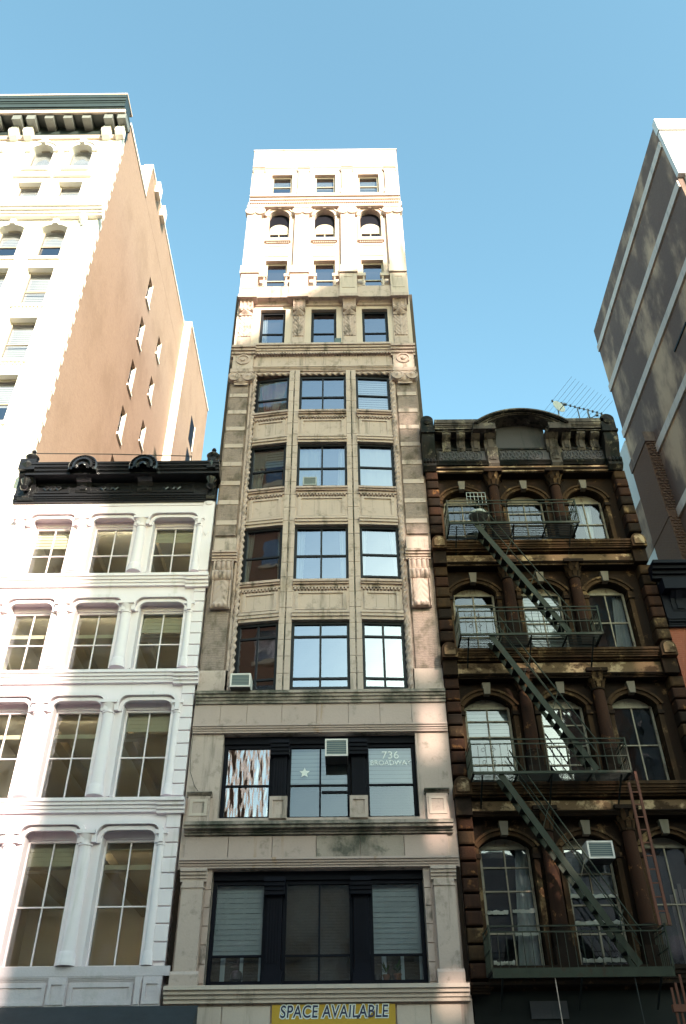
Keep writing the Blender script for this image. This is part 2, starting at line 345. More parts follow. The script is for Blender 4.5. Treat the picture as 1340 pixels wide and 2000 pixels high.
def window(par, x0, x1, z0, z1, y, fm='frame_dark', gm='g_sky', cols=None, rows=(.5,), fw=.07, bw=.05, blind=None, xf=None, curtain=None, clothmat='curtain', panes=None, d=.1, name='window', back=.14, blindmat='blind'):
    """Sash window: frame + bars as one part, each pane a sub-part, blinds or curtains behind."""
    m = M(); xs = [x0 + fw] + [x0 + (x1 - x0) * c for c in (cols or ())] + [x1 - fw]
    zs = [z0 + fw] + [z0 + (z1 - z0) * r for r in rows] + [z1 - fw]
    m.box(x0, x0 + fw, y - d / 2, y + d / 2, z0, z1).box(x1 - fw, x1, y - d / 2, y + d / 2, z0, z1)
    m.box(x0 + fw, x1 - fw, y - d / 2, y + d / 2, z0, z0 + fw).box(x0 + fw, x1 - fw, y - d / 2, y + d / 2, z1 - fw, z1)
    for i, r in enumerate(zs[1:-1]): m.box(x0 + fw, x1 - fw, y - d * .35, y + d * .35, r - bw / 2, r + bw / 2)
    for c in xs[1:-1]: m.box(c - bw / 2, c + bw / 2, y - d * .3, y + d * .3, z0 + fw, z1 - fw)
    if xf: m.xf(xf)
    wo = m.build(name, fm, par)
    for i in range(len(xs) - 1):
        for j in range(len(zs) - 1):
            g = M().add([(xs[i], y + .01, zs[j]), (xs[i + 1], y + .01, zs[j]), (xs[i + 1], y + .01, zs[j + 1]), (xs[i], y + .01, zs[j + 1])], [(0, 1, 2, 3)])
            if xf: g.xf(xf)
            g.build('pane', (panes or {}).get((i, j), gm), wo)
    if blind:                                                     # (fraction covered from the top)
        b = M(); zb = z1 - (z1 - z0) * blind; n = max(2, int((z1 - zb) / .12))
        for k in range(n):
            za, zc = z1 - (z1 - zb) * k / n, z1 - (z1 - zb) * (k + 1) / n
            b.add([(x0, y + back, zc), (x1, y + back, zc), (x1, y + back + .02, za), (x0, y + back + .02, za)], [(0, 1, 2, 3)])
        if xf: b.xf(xf)
        b.build('blind', blindmat, wo)
    for cu in (curtain or ()):                                    # (u0, u1 at top, u0, u1 at bottom): gathered cloth
        b = M(); a0, a1, c0, c1 = cu; n = 14; vs = []
        for k in range(n + 1):
            t = k / n; yy = y + .2 + .03 * math.sin(t * 19)
            vs += [(x0 + (x1 - x0) * (a0 + (a1 - a0) * t), yy, z1), (x0 + (x1 - x0) * (c0 + (c1 - c0) * t), yy, z0)]
        b.add(vs, [(2 * k, 2 * k + 1, 2 * k + 3, 2 * k + 2) for k in range(n)])
        if xf: b.xf(xf)
        b.build('curtain', clothmat, wo, smooth=True)
    return wo
def interior(par, x0, x1, y0, y1, levels, mat, ceil=None):
    m = M()
    m.box(x0, x1, y1, y1 + .2, levels[0], levels[-1]).box(x0 - .1, x0, y0, y1, levels[0], levels[-1]).box(x1, x1 + .1, y0, y1, levels[0], levels[-1])
    m.build('interior_wall', mat, par)
    for z in levels: M().box(x0, x1, y0, y1, z - .3, z).build('floor_slab', ceil or mat, par)
def moulding(x0, x1, z0, z1, p, back=0.0, steps=((0, .45), (.25, .6), (.5, .8), (.75, 1.0)), flip=False):
    """Stepped cornice profile growing outward to the top (or to the bottom when flipped)."""
    pts = [(back, z0)]; h = z1 - z0
    for i, (t, k) in enumerate(steps):
        t2 = steps[i + 1][0] if i + 1 < len(steps) else 1.0
        pts += [(-p * k, z0 + h * t), (-p * k, z0 + h * t2)]
    pts.append((back, z1))
    if flip: pts = [(y, z0 + z1 - z) for y, z in pts][::-1]
    return M().prof(x0, x1, pts[::-1])
def dentils(par, x0, x1, z0, z1, y0, y1, pitch, mat, name='dentil_row', xf=None, duty=.55):
    m = M(); n = int((x1 - x0) / pitch)
    for i in range(n):
        a = x0 + (x1 - x0) * (i + .2) / n; m.box(a, a + pitch * duty, y0, y1, z0, z1)
    if xf: m.xf(xf)
    return m.build(name, mat, par, kind='stuff')
def leaf_fn(depth, ribs=3, lean=.25):                             # acanthus: ribs, scalloped edge
    def fn(u, v):
        e = abs(u - .5) * 2; edge = .95 - .14 * abs(math.sin(v * 15))
        if e > edge: return .004
        return depth * (.25 + .45 * math.exp(-(e / .13) ** 2) + .4 * abs(math.sin((v * 1.15 - e * .35) * 17)) * min(1, e * 4) * (1 - .35 * e))
    return fn
def ionic(par, xc, hw, z0, z1, p, mat):                           # scroll capital: abacus, echinus, two volutes
    h = z1 - z0
    m = M().box(xc - hw, xc + hw, -p, .05, z0 + h * .72, z1)
    m.box(xc - hw * .86, xc + hw * .86, -p * .9, .05, z0 + h * .45, z0 + h * .72)
    m.prof(xc - hw * .62, xc + hw * .62, [(.05, z0), (-p * .6, z0), (-p * .78, z0 + h * .2), (-p * .8, z0 + h * .45), (.05, z0 + h * .45)][::-1])
    c = m.build('capital', mat, par)
    r = h * .36
    for sx in (-1, 1):
        v = M(); cx = xc + sx * (hw - r * .75); cz = z0 + h * .42
        v.lathe(cx, cz, [(r, .04), (r, -p * .92), (r * .72, -p * .96), (r * .70, -p * .9), (r * .35, -p * .93), (r * .2, -p * 1.05), (.01, -p * 1.08)], 16, 'y')
        v.build('volute', mat, c, smooth=True)
    return c
def rope(par, x, y, z0, z1, r, mat, horizontal=None, name='rope_moulding'):
    m = M(); n = 10; L = (horizontal[1] - horizontal[0]) if horizontal else z1 - z0; k = int(L / .045); vs = []; fs = []
    for j in range(k + 1):
        t = L * j / k
        for i in range(n):
            a = 2 * math.pi * i / n; rr = r * (1 + .32 * math.cos(2 * a - t * 2 * math.pi / .26))
            vs.append((x + rr * math.cos(a), y + rr * math.sin(a), z0 + t) if not horizontal else (horizontal[0] + t, y + rr * math.cos(a), z0 + rr * math.sin(a)))
    fs = [(j * n + i, j * n + (i + 1) % n, (j + 1) * n + (i + 1) % n, (j + 1) * n + i) for j in range(k) for i in range(n)]
    m.add(vs, fs); return m.build(name, mat, par, smooth=True)
def text_mesh(name, body, size, mat, loc, parent=None, extrude=.004, offset=0.0, shear=0.0, sx=1.0, space=1.0):
    cu = bpy.data.curves.new(name, 'FONT'); cu.body = body; cu.size = size; cu.extrude = extrude; cu.offset = offset; cu.shear = shear
    cu.align_x = 'CENTER'; cu.align_y = 'CENTER'; cu.space_character = space
    t = bpy.data.objects.new('tmp_text', cu); COL.objects.link(t); bpy.context.view_layer.update()
    me = bpy.data.meshes.new_from_object(t.evaluated_get(bpy.context.evaluated_depsgraph_get())); bpy.data.objects.remove(t)
    me.materials.clear(); me.materials.append(MT[mat])
    o = bpy.data.objects.new(name, me); COL.objects.link(o); o.parent = parent; o.location = Vector(loc) - W(parent)
    o.rotation_euler = (R(90), 0, 0); o.scale = (sx, 1, 1); return o
def ac_unit(label, x0, x1, z0, z1, y0, y1, mat='ac', group='window air conditioners', fins=7):
    t = thing('air_conditioner', label, 'air conditioner', ((x0 + x1) / 2, (y0 + y1) / 2, z0), group)
    f = .045
    M().box(x0, x1, y0 + .03, y1, z0, z1).build('case', mat, t)
    m = M().box(x0, x0 + f, y0, y0 + .03, z0, z1).box(x1 - f, x1, y0, y0 + .03, z0, z1).box(x0 + f, x1 - f, y0, y0 + .03, z0, z0 + f).box(x0 + f, x1 - f, y0, y0 + .03, z1 - f, z1)
    m.build('front_frame', mat, t)
    M().box(x0 + f, x1 - f, y0 + .02, y0 + .029, z0 + f, z1 - f).build('grille', 'ac_dark', t)
    m = M()
    for i in range(fins):
        z = z0 + f + (z1 - z0 - 2 * f) * (i + .5) / fins; m.box(x0 + f, x1 - f, y0 + .008, y0 + .02, z - .008, z + .004)
    m.build('grille_fins', 'galv', t)
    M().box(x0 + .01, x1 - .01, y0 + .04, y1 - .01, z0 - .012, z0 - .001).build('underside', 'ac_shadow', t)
    return t

# ------------------------------------------------------------------ ground
def struct(name, m, mat): o = m.build(name, mat); o['kind'] = 'structure'; return o
struct('ground', M().box(-400, 400, -400, 400, -.5, -.16), 'asphalt')
struct('road', M().box(-400, 400, -19.5, -4.6, -.155, -.12), 'asphalt')
struct('pavement', M().box(-400, 400, -4.45, .2, -.155, 0), 'paving'); struct('kerb', M().box(-400, 400, -4.6, -4.45, -.155, .005), 'band')
struct('pavement', M().box(-400, 400, -26.2, -19.65, -.155, 0), 'paving'); struct('kerb', M().box(-400, 400, -19.65, -19.5, -.155, .005), 'band')

# ================================================================== the narrow limestone building in the middle
C = thing('loft_building', 'tall narrow pale limestone loft building in the middle, eleven storeys high', 'building', (-.75, 0, 0))
XL, XR = -4.55, 3.05
# shell behind the front
M().box(XL, XR, .5, 22, 0, 43.6).build('side_wall', 'side_brick', C)
M().box(XL + .02, XR - .02, .52, 21.9, 43.6, 43.75).build('roof', 'roof', C)
for a, b, zb in ((XL - .2, XL, 23.0), (XR, XR + .2, 25.0)): M().box(a, b, .5, 22, zb, 33.0).build('side_wall', 'side_brick', C)
# ---- ground floor to the third-floor cornice
M().wall(XL, XR, 0, 13.05, [(-3.4, 1.9, .3, 3.7), (-3.6, 2.04, 5.17, 7.9), (-3.6, 2.06, 9.27, 11.72)], 0, .5).build('wall', 'lime', C)
window(C, -3.4, 1.9, .3, 3.7, .3, cols=(.33, .66), rows=(.75,), name='shop_window')
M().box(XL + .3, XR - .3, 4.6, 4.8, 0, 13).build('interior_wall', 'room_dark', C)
for z in (4.6, 8.9, 12.9, 16.8, 20.8, 24.7, 28.8, 32.6, 36.2, 40.4): M().box(XL + .3, XR - .3, .6, 4.6, z - .25, z).build('floor_slab', 'room', C)
M().box(XL + .3, XR - .3, 4.6, 4.8, 13, 43).build('interior_wall', 'room', C)
# ledge above the shop
moulding(PX(-4.59, .3), PX(3.03, .3), PZ(4.80, .3), PZ(5.17, .3), .3).build('ledge', 'lime_clean', C)
# shop fascia: separate slabs with open joints
for a, b in ((-4.45, -3.1), (-3.08, -1.9), (1.18, 2.0), (2.02, 2.75)):
    M().rbox(a, b, -.05, .02, 4.0, 4.70, .012).build('stone', 'lime_clean', C)
# second floor pilasters
for a, b in ((-4.36, -3.80), (2.30, 2.84)):
    pl = M().box(a, b, -.14, .01, 5.40, 7.60).build('pilaster', 'lime', C)
    M().prof(a - .07, b + .07, [(.01, 5.12), (-.22, 5.12), (-.22, 5.38), (-.15, 5.46), (.01, 5.46)][::-1]).build('base', 'lime', pl)
    moulding(a - .07, b + .07, 7.58, 7.90, .24, .01).build('capital', 'lime', pl)
    M().box(a - .02, b + .02, -.17, 0, 7.42, 7.47).build('neck_band', 'lime', pl)
for a, b in ((-4.54, -4.42), (2.92, 3.04)): M().box(a, b, -.05, .01, 5.2, 7.9).build('edge_strip', 'brown', C)
for a, b in ((-3.76, -3.60), (2.04, 2.22)):                     # pale glazed jamb blocks
    for k in range(6): M().rbox(a, b, -.03, .12, 5.2 + k * .44, 5.2 + k * .44 + .42, .01).build('jamb_stone', 'lime_orn', C)
# dark iron window bays, second floor
def iron_column(x0, x1, z0, z1, y):
    c = M().box(x0 + .05, x1 - .05, y - .12, y + .12, z0, z1).build('iron_column', 'navy', C)
    m = M()
    for k in range(5):
        a = x0 + .07 + (x1 - x0 - .14) * k / 5; m.box(a + .01, a + .04, y - .14, y - .11, z0 + .5, z1 - .55)
    m.build('fluting', 'navy', c)
    M().box(x0, x1, y - .2, y + .12, z0, z0 + .32).build('base', 'navy', c)
    moulding(x0 - .02, x1 + .02, z1 - .42, z1 - .02, .26, y + .1).xf(lambda X, Y, Z: (X, Y + y * .3, Z)).build('capital', 'navy', c)
    return c
for (z0, z1) in ((5.17, 7.9), (9.27, 11.72)):
    M().box(-3.6, 2.05, .2, .48, z1 - .22, z1 - .002).build('iron_lintel', 'navy', C)
    for a, b in ((-2.17, -1.66), (.12, .62)): iron_column(a, b, z0 + .003, z1 - .22, .22)
window(C, -3.58, -2.12, 5.19, 7.68, .32, 'navy', 'g_low', rows=(.27,), fw=.10, blind=.72, blindmat='cloth_grey', clothmat='cloth_grey', curtain=[(0, 1, 0, 1)])
window(C, -1.70, .16, 5.19, 7.68, .32, 'navy', 'g_low', cols=(.52,), rows=(.27,), fw=.10)
window(C, .58, 2.02, 5.19, 7.68, .32, 'navy', 'g_low', rows=(.27,), fw=.10, blind=.72, blindmat='cloth_grey', clothmat='cloth_grey', curtain=[(0, 1, 0, 1)])
# entablature 7.9 - 9.25
moulding(XL + .05, XR - .05, 7.92, 8.16, .22).build('architrave', 'lime_rust', C)
for k in range(6): M().rbox(-4.42 + k * 1.2, -4.42 + k * 1.2 + 1.185, -.06, .02, 8.16, 8.76, .008).build('frieze_stone', 'lime_dirty' if k in (3, 4) else 'lime_rust', C)
moulding(PX(-4.52, .38), PX(2.98, .38), PZ(8.90, .38), PZ(9.2, .38), .38, steps=((0, .35), (.2, .5), (.42, .86), (.7, 1.0))).build('cornice', 'lime_dirty', C)
# third floor
for a, b, zt in ((-4.44, -3.83, 9.95), (2.26, 2.87, 9.98)):
    pd = M().box(a, b, -.12, 0, 9.16, zt - .1).build('pedestal', 'lime', C)
    moulding(a - .05, b + .05, zt - .1, zt + .02, .2).build('cap', 'lime_dirty', pd)
    M().wall(a + .06, b - .06, 9.3, zt - .18, [(a + .14, b - .14, 9.38, zt - .26)], -.14, -.11).build('panel_frame', 'lime_clean', pd)
for a, b in ((-2.16, -1.66), (.10, .62)):
    pd = M().box(a, b, -.05, .2, 9.22, 9.86).build('pedestal', 'lime', C)
    M().wall(a + .01, b - .01, 9.24, 9.85, [(a + .1, b - .1, 9.34, 9.74)], -.085, -.05).build('panel_frame', 'lime', pd)
window(C, -3.58, -2.12, 9.28, 11.5, .32, 'navy', 'g_wavy', rows=(.45,), fw=.11, blind=.55, back=.3)
wm = window(C, -1.70, .14, 9.28, 11.5, .32, 'navy', 'g_mid', cols=(.52,), rows=(.45,), fw=.10, blind=.55)
M().box(-.70, .05, .28, .36, 10.05, 10.11).build('sash_rail', 'navy', wm)
wr = window(C, .58, 2.04, 9.28, 11.5, .32, 'navy', 'g_mid', rows=(.45,), fw=.10, blind=.55)
text_mesh('lettering', '736', .32, 'vinyl', (1.32, .315, 11.16), wr, .001, .0, sx=1.1)
text_mesh('lettering', 'BROADWAY', .21, 'vinyl', (1.32, .315, 10.93), wr, .001, .0, sx=1.0)
star = M(); pts = [(math.sin(k * math.pi / 5) * (.16 if k % 2 == 0 else .075), math.cos(k * math.pi / 5) * (.16 if k % 2 == 0 else .075)) for k in range(10)]
star.add([(-1.2, .315, 10.66)] + [(-1.2 + x, .315, 10.66 + z) for x, z in pts], [(0, k + 1, (k + 1) % 10 + 1) for k in range(10)])
star.build('star_sticker', 'vinyl', wm)
moulding(XL + .02, XR - .02, 11.74, 11.98, .18).build('architrave', 'lime_rust', C)
xs = [-4.55, -3.75, -2.95, -1.9, -.85, .1, 1.05, 2.0, 3.05]
for a, b in zip(xs, xs[1:]): M().rbox(a, b - .012, -.05, .02, 11.98, 12.72, .008).build('frieze_stone', 'lime_rust', C)
moulding(PX(-4.58, .25), PX(3.08, .25), PZ(12.78, .25), PZ(13.15, .25), .25).build('cornice', 'lime_dirty', C)

# ---- four storeys of shallow bay between piers
BX = (-3.45, -2.13, .58, 1.92)
def bay(x, y, z):
    if x < BX[1]: k = (BX[1] - x) / (BX[1] - BX[0])
    elif x > BX[2]: k = (x - BX[2]) / (BX[3] - BX[2])
    else: k = 0
    return (x, y - .10 + (.19 if x < BX[1] else .09) * min(k, 1.1), z)
for (a, b) in ((XL, -3.62), (2.11, XR)):
    M().box(a, b, .04, .5, 13.05, 28.3).build('pier', 'rough_brick', C)
    ob = M().rbox(a, b, -.03, .1, 13.07, 13.82, .012).build('stone', 'lime', C)
    bx0, bx1 = a + .07, b - .16
    if a > 0: bx0, bx1 = a + .12, b - .08
    M().box(bx0, bx1, -.02, .1, 13.82, 18.3).build('brick_panel', 'rough_brick', C)
    M().box(bx0, bx1, -.02, .1, 19.05, 26.9).build('brick_panel', 'rough_brick', C)
    for zb in (26.0, 25.07, 24.17, 23.27, 22.35, 21.42, 20.52, 19.6):
        M().rbox(bx0 - .01, bx1 + .01, -.045, .1, zb - .10, zb + .10, .008).build('stone_band', 'lime', C)
    # bracket: block, cap, carved cushion, scroll and hanging leaf
    p = .3; ax, bx = PX(a + .03, p), PX(b - .10, p)
    if a > 0: ax, bx = PX(a + .06, p), PX(b - .06, p)
    zc = lambda z: PZ(z, p)
    br = M().box(ax + .02, bx - .02, -p + .06, .05, zc(18.42), zc(18.98)).build('bracket', 'lime', C)
    moulding(ax - .03, bx + .03, zc(18.10), zc(18.44), p).build('cap', 'lime_orn', br)
    M().box(ax + .08, bx - .08, -.16, .05, zc(16.2), zc(18.12)).build('core', 'lime_orn', br)
    mask = lambda u, v: .085 * abs(math.cos(u * 4 * math.pi)) ** .6 * math.sin(v * math.pi) ** .7 + .03 * (v > .8)
    M().relief(ax + .06, bx - .06, zc(17.66), zc(18.12), -.17, mask, 48, 28).build('rosette', 'lime_orn', br, smooth=True)
    M().relief(ax + .05, bx - .05, zc(17.24), zc(17.68), -.14, lambda u, v: .20 * math.sqrt(max(0, 1 - (2 * v - 1) ** 2)) * (.72 + .28 * abs(math.cos(u * 5 * math.pi))), 60, 14).build('cushion', 'lime_orn', br, smooth=True)
    def hang(u, v):                                              # framed leaf with a curled foot
        e = abs(u - .5) * 2; d = .035 + .11 * math.exp(-((v - .09) / .08) ** 2) * (.75 + .25 * math.cos(u * 8 * math.pi))
        if e > .84: return .085
        if e > .74: return .01
        d += .05 * (1 - e) ** 1.5 + .03 * abs(math.sin((v * 1.0 + e * .35) * 14)) * min(1, e * 3) * (1 - .4 * e)
        return d
    M().relief(ax + .07, bx - .07, zc(16.15), zc(17.26), -.16, hang, 44, 50).build('leaf', 'lime_orn', br, smooth=True)
    # capital at the top of the pier
    p = .26; ax, bx = PX(a - .04, p), PX(b - .02, p)
    if a > 0: ax, bx = PX(a, p), PX(b + .03, p)
    xc, hw = (ax + bx) / 2, (bx - ax) / 2
    ionic(C, xc, hw, PZ(26.92, p), PZ(27.62, p), p, 'lime_orn')
    M().relief(xc - hw * .6, xc + hw * .6, PZ(26.8, p), PZ(27.2, p), -.12, lambda u, v: .12 * max(0, 1 - abs(v - (.35 + 1.6 * (u - .5) ** 2)) * 4), 18, 10).build('swag', 'lime_orn', C, smooth=True)
    blk = M().box(ax + .05, bx - .05, -.16, .3, PZ(27.62, .16), PZ(28.62, .16)).build('pier_block', 'lime', C)
    M().lathe(xc, PZ(28.15, .16), [(.30, -.155), (.30, -.20), (.22, -.21), (.21, -.165), (.12, -.17), (.1, -.22), (.01, -.23)], 18, 'y').xf(lambda X, Y, Z: (X, Y, Z)).build('medallion', 'lime_orn', blk, smooth=True)
    moulding(ax - .03, bx + .03, PZ(28.58, .36), PZ(29.1, .36), .36).build('pier_cap', 'lime_orn', blk)
    dentils(blk, ax + .04, bx - .04, PZ(28.5, .22), PZ(28.62, .22), -.24, -.1, .075, 'lime_orn')
# mullion strips of the bay built of small blocks
for (a, b) in ((-2.12, -1.70), (.17, .57)):
    mid = (a + b) / 2
    M().box(a, b, .02, .3, 13.05, 27.35).xf(bay).build('mullion', 'lime_dirty', C)
    blk = None
    for (p0, p1) in ((a, mid - .022), (mid + .022, b)):
        blk = None
        for k in range(24):
            if blk is None: blk = M().rbox(p0, p1, -.12, -.03, 13.06, 13.06 + .588, .012).build('stone', 'lime', C)
            else: inst(blk, (0, 0, .5955 * k))
    m = M()
    for k in range(78): m.box(mid - .012, mid + .012, -.115, -.05, 13.1 + k * .183, 13.1 + k * .183 + .09)
    m.build('bead_strip', 'lime_dirty', C, kind='stuff')
for x in (-3.54, 2.03): rope(C, x, .0, 13.1, 27.3, .082, 'lime_orn')
for x in (-3.66, 2.12): M().box(x - .04, x + .04, -.03, .06, 13.1, 27.3).build('edge_strip', 'lime_orn', C)
for a, b in ((-3.47, -2.14), (-1.68, .15), (.59, 1.95)): rope(C, 0, -.03, 27.2, 0, .07, 'lime_orn', (a, b))
PAN = ((-3.46, -2.12), (-1.70, .17), (.57, 1.94))
for (z0, z1) in ((15.55, 17.00), (19.40, 21.02), (23.34, 24.90)):   # spandrels
    for (a, b) in PAN:
        sp = M().box(a, b, .0, .28, z0, z1).xf(bay).build('spandrel', 'lime', C)
        moulding(a, b, z0, z0 + .3, .14, steps=((0, .35), (.35, .75), (.7, 1.0))).xf(bay).build('head_moulding', 'lime', sp)
        M().wall(a + .1, b - .1, z0 + .38, z1 - .36, [(a + .2, b - .2, z0 + .45, z1 - .44)], -.045, .0).xf(bay).build('panel_frame', 'lime', sp)
        moulding(a, b, z1 - .22, z1 + .03, .19, steps=((0, .3), (.4, .7), (.65, 1.0))).xf(bay).build('sill', 'lime_orn', sp)
        dentils(sp, a + .04, b - .04, z1 - .32, z1 - .21, -.10, .0, .11, 'lime_orn', xf=bay)
        for c in (.36, .66):
            M().box(a + (b - a) * c - .004, a + (b - a) * c + .004, -.004, .01, z0 + .46, z1 - .45).xf(bay).build('joint', 'lime_dirty', sp)
WF = dict(fm='frame_dark', fw=.09, bw=.065, xf=bay)
rowz = ((13.16, 15.54), (17.04, 19.40), (21.06, 23.34), (24.94, 27.06))
for k, (z0, z1) in enumerate(rowz):
    y = .16
    if k == 0:
        window(C, PAN[0][0], PAN[0][1], z0, z1, y, gm='g_sky', cols=(.5,), rows=(.16, .78), **WF)
        window(C, PAN[1][0], PAN[1][1], z0, z1, y, gm='g_sky', cols=(.5,), rows=(.16, .78), **WF)
        window(C, PAN[2][0], PAN[2][1], z0, z1, y, gm='g_sky', cols=(.5,), rows=(.16, .78), **WF)
    elif k == 1:
        cu = [(.02, .24, .02, .14), (.85, .99, .9, .99)]
        window(C, PAN[0][0], PAN[0][1], z0, z1, y, gm='g_sky', rows=(.48,), curtain=cu, **WF)
        window(C, PAN[1][0], PAN[1][1], z0, z1, y, gm='g_sky', cols=(.5,), rows=(.48,), curtain=[(.02, .2, .02, .16), (.84, .98, .86, .98)], **WF)
        window(C, PAN[2][0], PAN[2][1], z0 + .0, z1, y, gm='g_sky', rows=(.12, .5), curtain=[(.02, .2, .02, .1), (.76, .98, .92, .98)], panes={(0, 0): 'g_clear'}, **WF)
    elif k == 2:
        window(C, PAN[0][0], PAN[0][1], z0, z1, y, gm='g_sky', rows=(.46,), curtain=[(.02, .45, .02, .3)], blind=.4, **WF)
        window(C, PAN[1][0], PAN[1][1], z0, z1, y, gm='g_sky', cols=(.5,), rows=(.48,), curtain=[(.03, .45, .03, .45), (.84, .98, .8, .98)], **WF)
        window(C, PAN[2][0], PAN[2][1], z0, z1, y, gm='g_sky', rows=(.5,), curtain=[(.02, .98, .02, .98)], **WF)
    else:
        window(C, PAN[0][0], PAN[0][1], z0, z1, y, gm='g_dim', rows=(.44,), curtain=[(.1, .95, .3, .6)], clothmat='red_cloth', **WF)
        window(C, PAN[1][0], PAN[1][1], z0, z1, y, gm='g_sky', cols=(.5,), rows=(.46,), **WF)
        window(C, PAN[2][0], PAN[2][1], z0, z1, y, gm='g_sky', rows=(.5,), blind=1, **WF)
# entablature over the bay
M().box(-3.62, 2.11, .0, .5, 27.28, 28.95).build('wall', 'lime', C)
moulding(-3.66, 2.14, 27.36, 27.58, .16).build('architrave', 'lime', C)
xs = [-3.64 + 5.76 * k / 8 for k in range(9)]
for a, b in zip(xs, xs[1:]): M().rbox(a, b - .01, -.04, .02, 27.58, 28.30, .006).build('frieze_stone', 'lime', C)
dentils(C, -3.62, 2.1, 28.26, 28.40, -.2, 0, .12, 'lime_orn')
moulding(-3.66, 2.14, 28.38, 28.82, .32).build('cornice', 'lime', C)

# ---- seventh storey: windows between scroll brackets
holes = []
for a, b in ((-3.52, -2.42), (-1.30, -.20), (.92, 2.04)):
    holes += [(a, b, 28.95, 31.38), (a + .05, b - .05, 33.0, 34.95), (a + .06, b - .06, 36.58, 39.0), (a + .02, b - .02, 40.62, 42.33)]
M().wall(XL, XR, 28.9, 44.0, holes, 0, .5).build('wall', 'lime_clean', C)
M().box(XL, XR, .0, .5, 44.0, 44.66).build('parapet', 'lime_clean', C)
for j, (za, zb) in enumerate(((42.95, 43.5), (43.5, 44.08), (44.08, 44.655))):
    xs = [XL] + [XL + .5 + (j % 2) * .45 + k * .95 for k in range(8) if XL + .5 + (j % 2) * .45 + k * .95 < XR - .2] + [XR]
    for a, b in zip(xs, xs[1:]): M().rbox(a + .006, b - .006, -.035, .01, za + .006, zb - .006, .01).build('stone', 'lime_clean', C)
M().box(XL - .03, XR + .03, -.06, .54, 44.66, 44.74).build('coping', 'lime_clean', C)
M().box(2.2, 2.26, .1, .16, 44.74, 44.95).build('vent_pipe', 'galv', C)
for i, (a, b) in enumerate(((-3.52, -2.42), (-1.30, -.20), (.92, 2.04))):
    window(C, a, b, 28.96, 31.37, .22, 'frame_dark', 'g_sky', rows=(.42,), fw=.11, curtain=[(.0, .25, 0, .3)] if i == 0 else None)
    window(C, a + .05, b - .05, 33.0, 34.94, .24, 'frame_tan', 'g_sky', rows=(.35,), fw=.08)
    xc, hw = (a + b) / 2, (b - a) / 2 - .06
    M().spandrel(xc, hw, 38.48, hw * .98, 39.02, 0.003, .5).build('arch_head', 'lime_clean', C)
    av = M().arch(xc, hw, 38.48, hw * .98, .16, -.09, .01, 14).arch(xc, hw + .16, 38.48, (hw + .16) * .98, .06, -.14, .01, 14).build('archivolt', 'lime_clean', C)
    M().box(xc - .08, xc + .08, -.2, .01, 38.95, 39.35).build('keystone', 'lime_clean', av)
    for sx in (-1, 1): M().box(xc + sx * (hw + .02) - .1 * (sx < 0) - .0, xc + sx * (hw + .02) + .1 * (sx > 0), -.06, .01, 36.6, 38.48).build('jamb', 'lime_clean', av)
    wd = window(C, a + .06, b - .06, 36.58, 37.34, .22, 'frame_tan', 'g_sky', cols=(.5,), rows=(), fw=.06)
    def lun(r, zb, zc, rise, y): return M().add([(xc, y, zb)] + [(xc + hw * r * math.cos(math.pi * k / 14), y, zc + rise * math.sin(math.pi * k / 14)) for k in range(15)] + [(xc - hw * r, y, zb), (xc + hw * r, y, zb)], [(0, k + 1, k + 2) for k in range(14)] + [(0, 15, 16), (0, 17, 1)])
    lun(1, 37.34, 38.48, .5, .20).build('fanlight', 'navy', wd); lun(.96, 37.34, 37.6, .50, .17).build('fanlight_panel', 'frame_tan', wd)
    M().box(a - .06, b + .06, -.14, .01, 36.36, 36.58).build('sill', 'lime_clean', C)
    dentils(C, a, b, 36.26, 36.36, -.08, .0, .09, 'lime_clean')
    M().wall(a, b, 35.25, 36.2, [(a + .12, b - .12, 35.37, 36.08)], -.03, .0).build('panel_frame', 'lime_clean', C)
    window(C, a + .02, b - .02, 40.62, 42.33, .22, 'frame_tan', 'g_sky', rows=(.48,), fw=.09, blind=(.45, .95, .7)[i])
    # rolled moulding over the seventh-storey window
    p = .22; a2, b2 = (-3.84, -1.53, .72)[i], (-2.16, .06, 2.26)[i]
    M().prof(a2, b2, [(.01, 31.55)] + [(-.03 - .05 * (k == 0), 31.58) for k in (0,)] + [(-.10, 31.66)] + [(-.12 - .16 * math.sin(math.pi * k / 8), 31.68 + .34 * k / 8) for k in range(9)] + [(-.14, 32.1), (-.2, 32.2), (.01, 32.2)][0:3]).build('roll_moulding', 'lime', C, smooth=True)
    # balcony parapet in front of the eighth-storey window
    M().box(a2 + .02, b2 - .02, -.40, .01, PZ(32.28, .42), PZ(33.05, .42)).build('balcony_wall', 'lime', C)
    for sx, (q0, q1) in ((-1, (a2 + .03, a2 + .44)), (1, (b2 - .44, b2 - .03))):
        M().box(PX(q0, .42), PX(q1, .42), -.42, -.22, PZ(33.78, .42), PZ(33.98, .42)).build('balcony_rail', 'lime_clean', C)
        bxx = PX((q0 + q1) / 2 - sx * .1, .4)
        M().lathe(bxx, -.32, [(.09, PZ(33.06, .4)), (.09, PZ(33.12, .4)), (.045, PZ(33.16, .4)), (.085, PZ(33.32, .4)), (.08, PZ(33.42, .4)), (.04, PZ(33.62, .4)), (.05, PZ(33.7, .4)), (.085, PZ(33.74, .4)), (.085, PZ(33.8, .4))], 12).build('baluster', 'lime_clean', C, smooth=True)
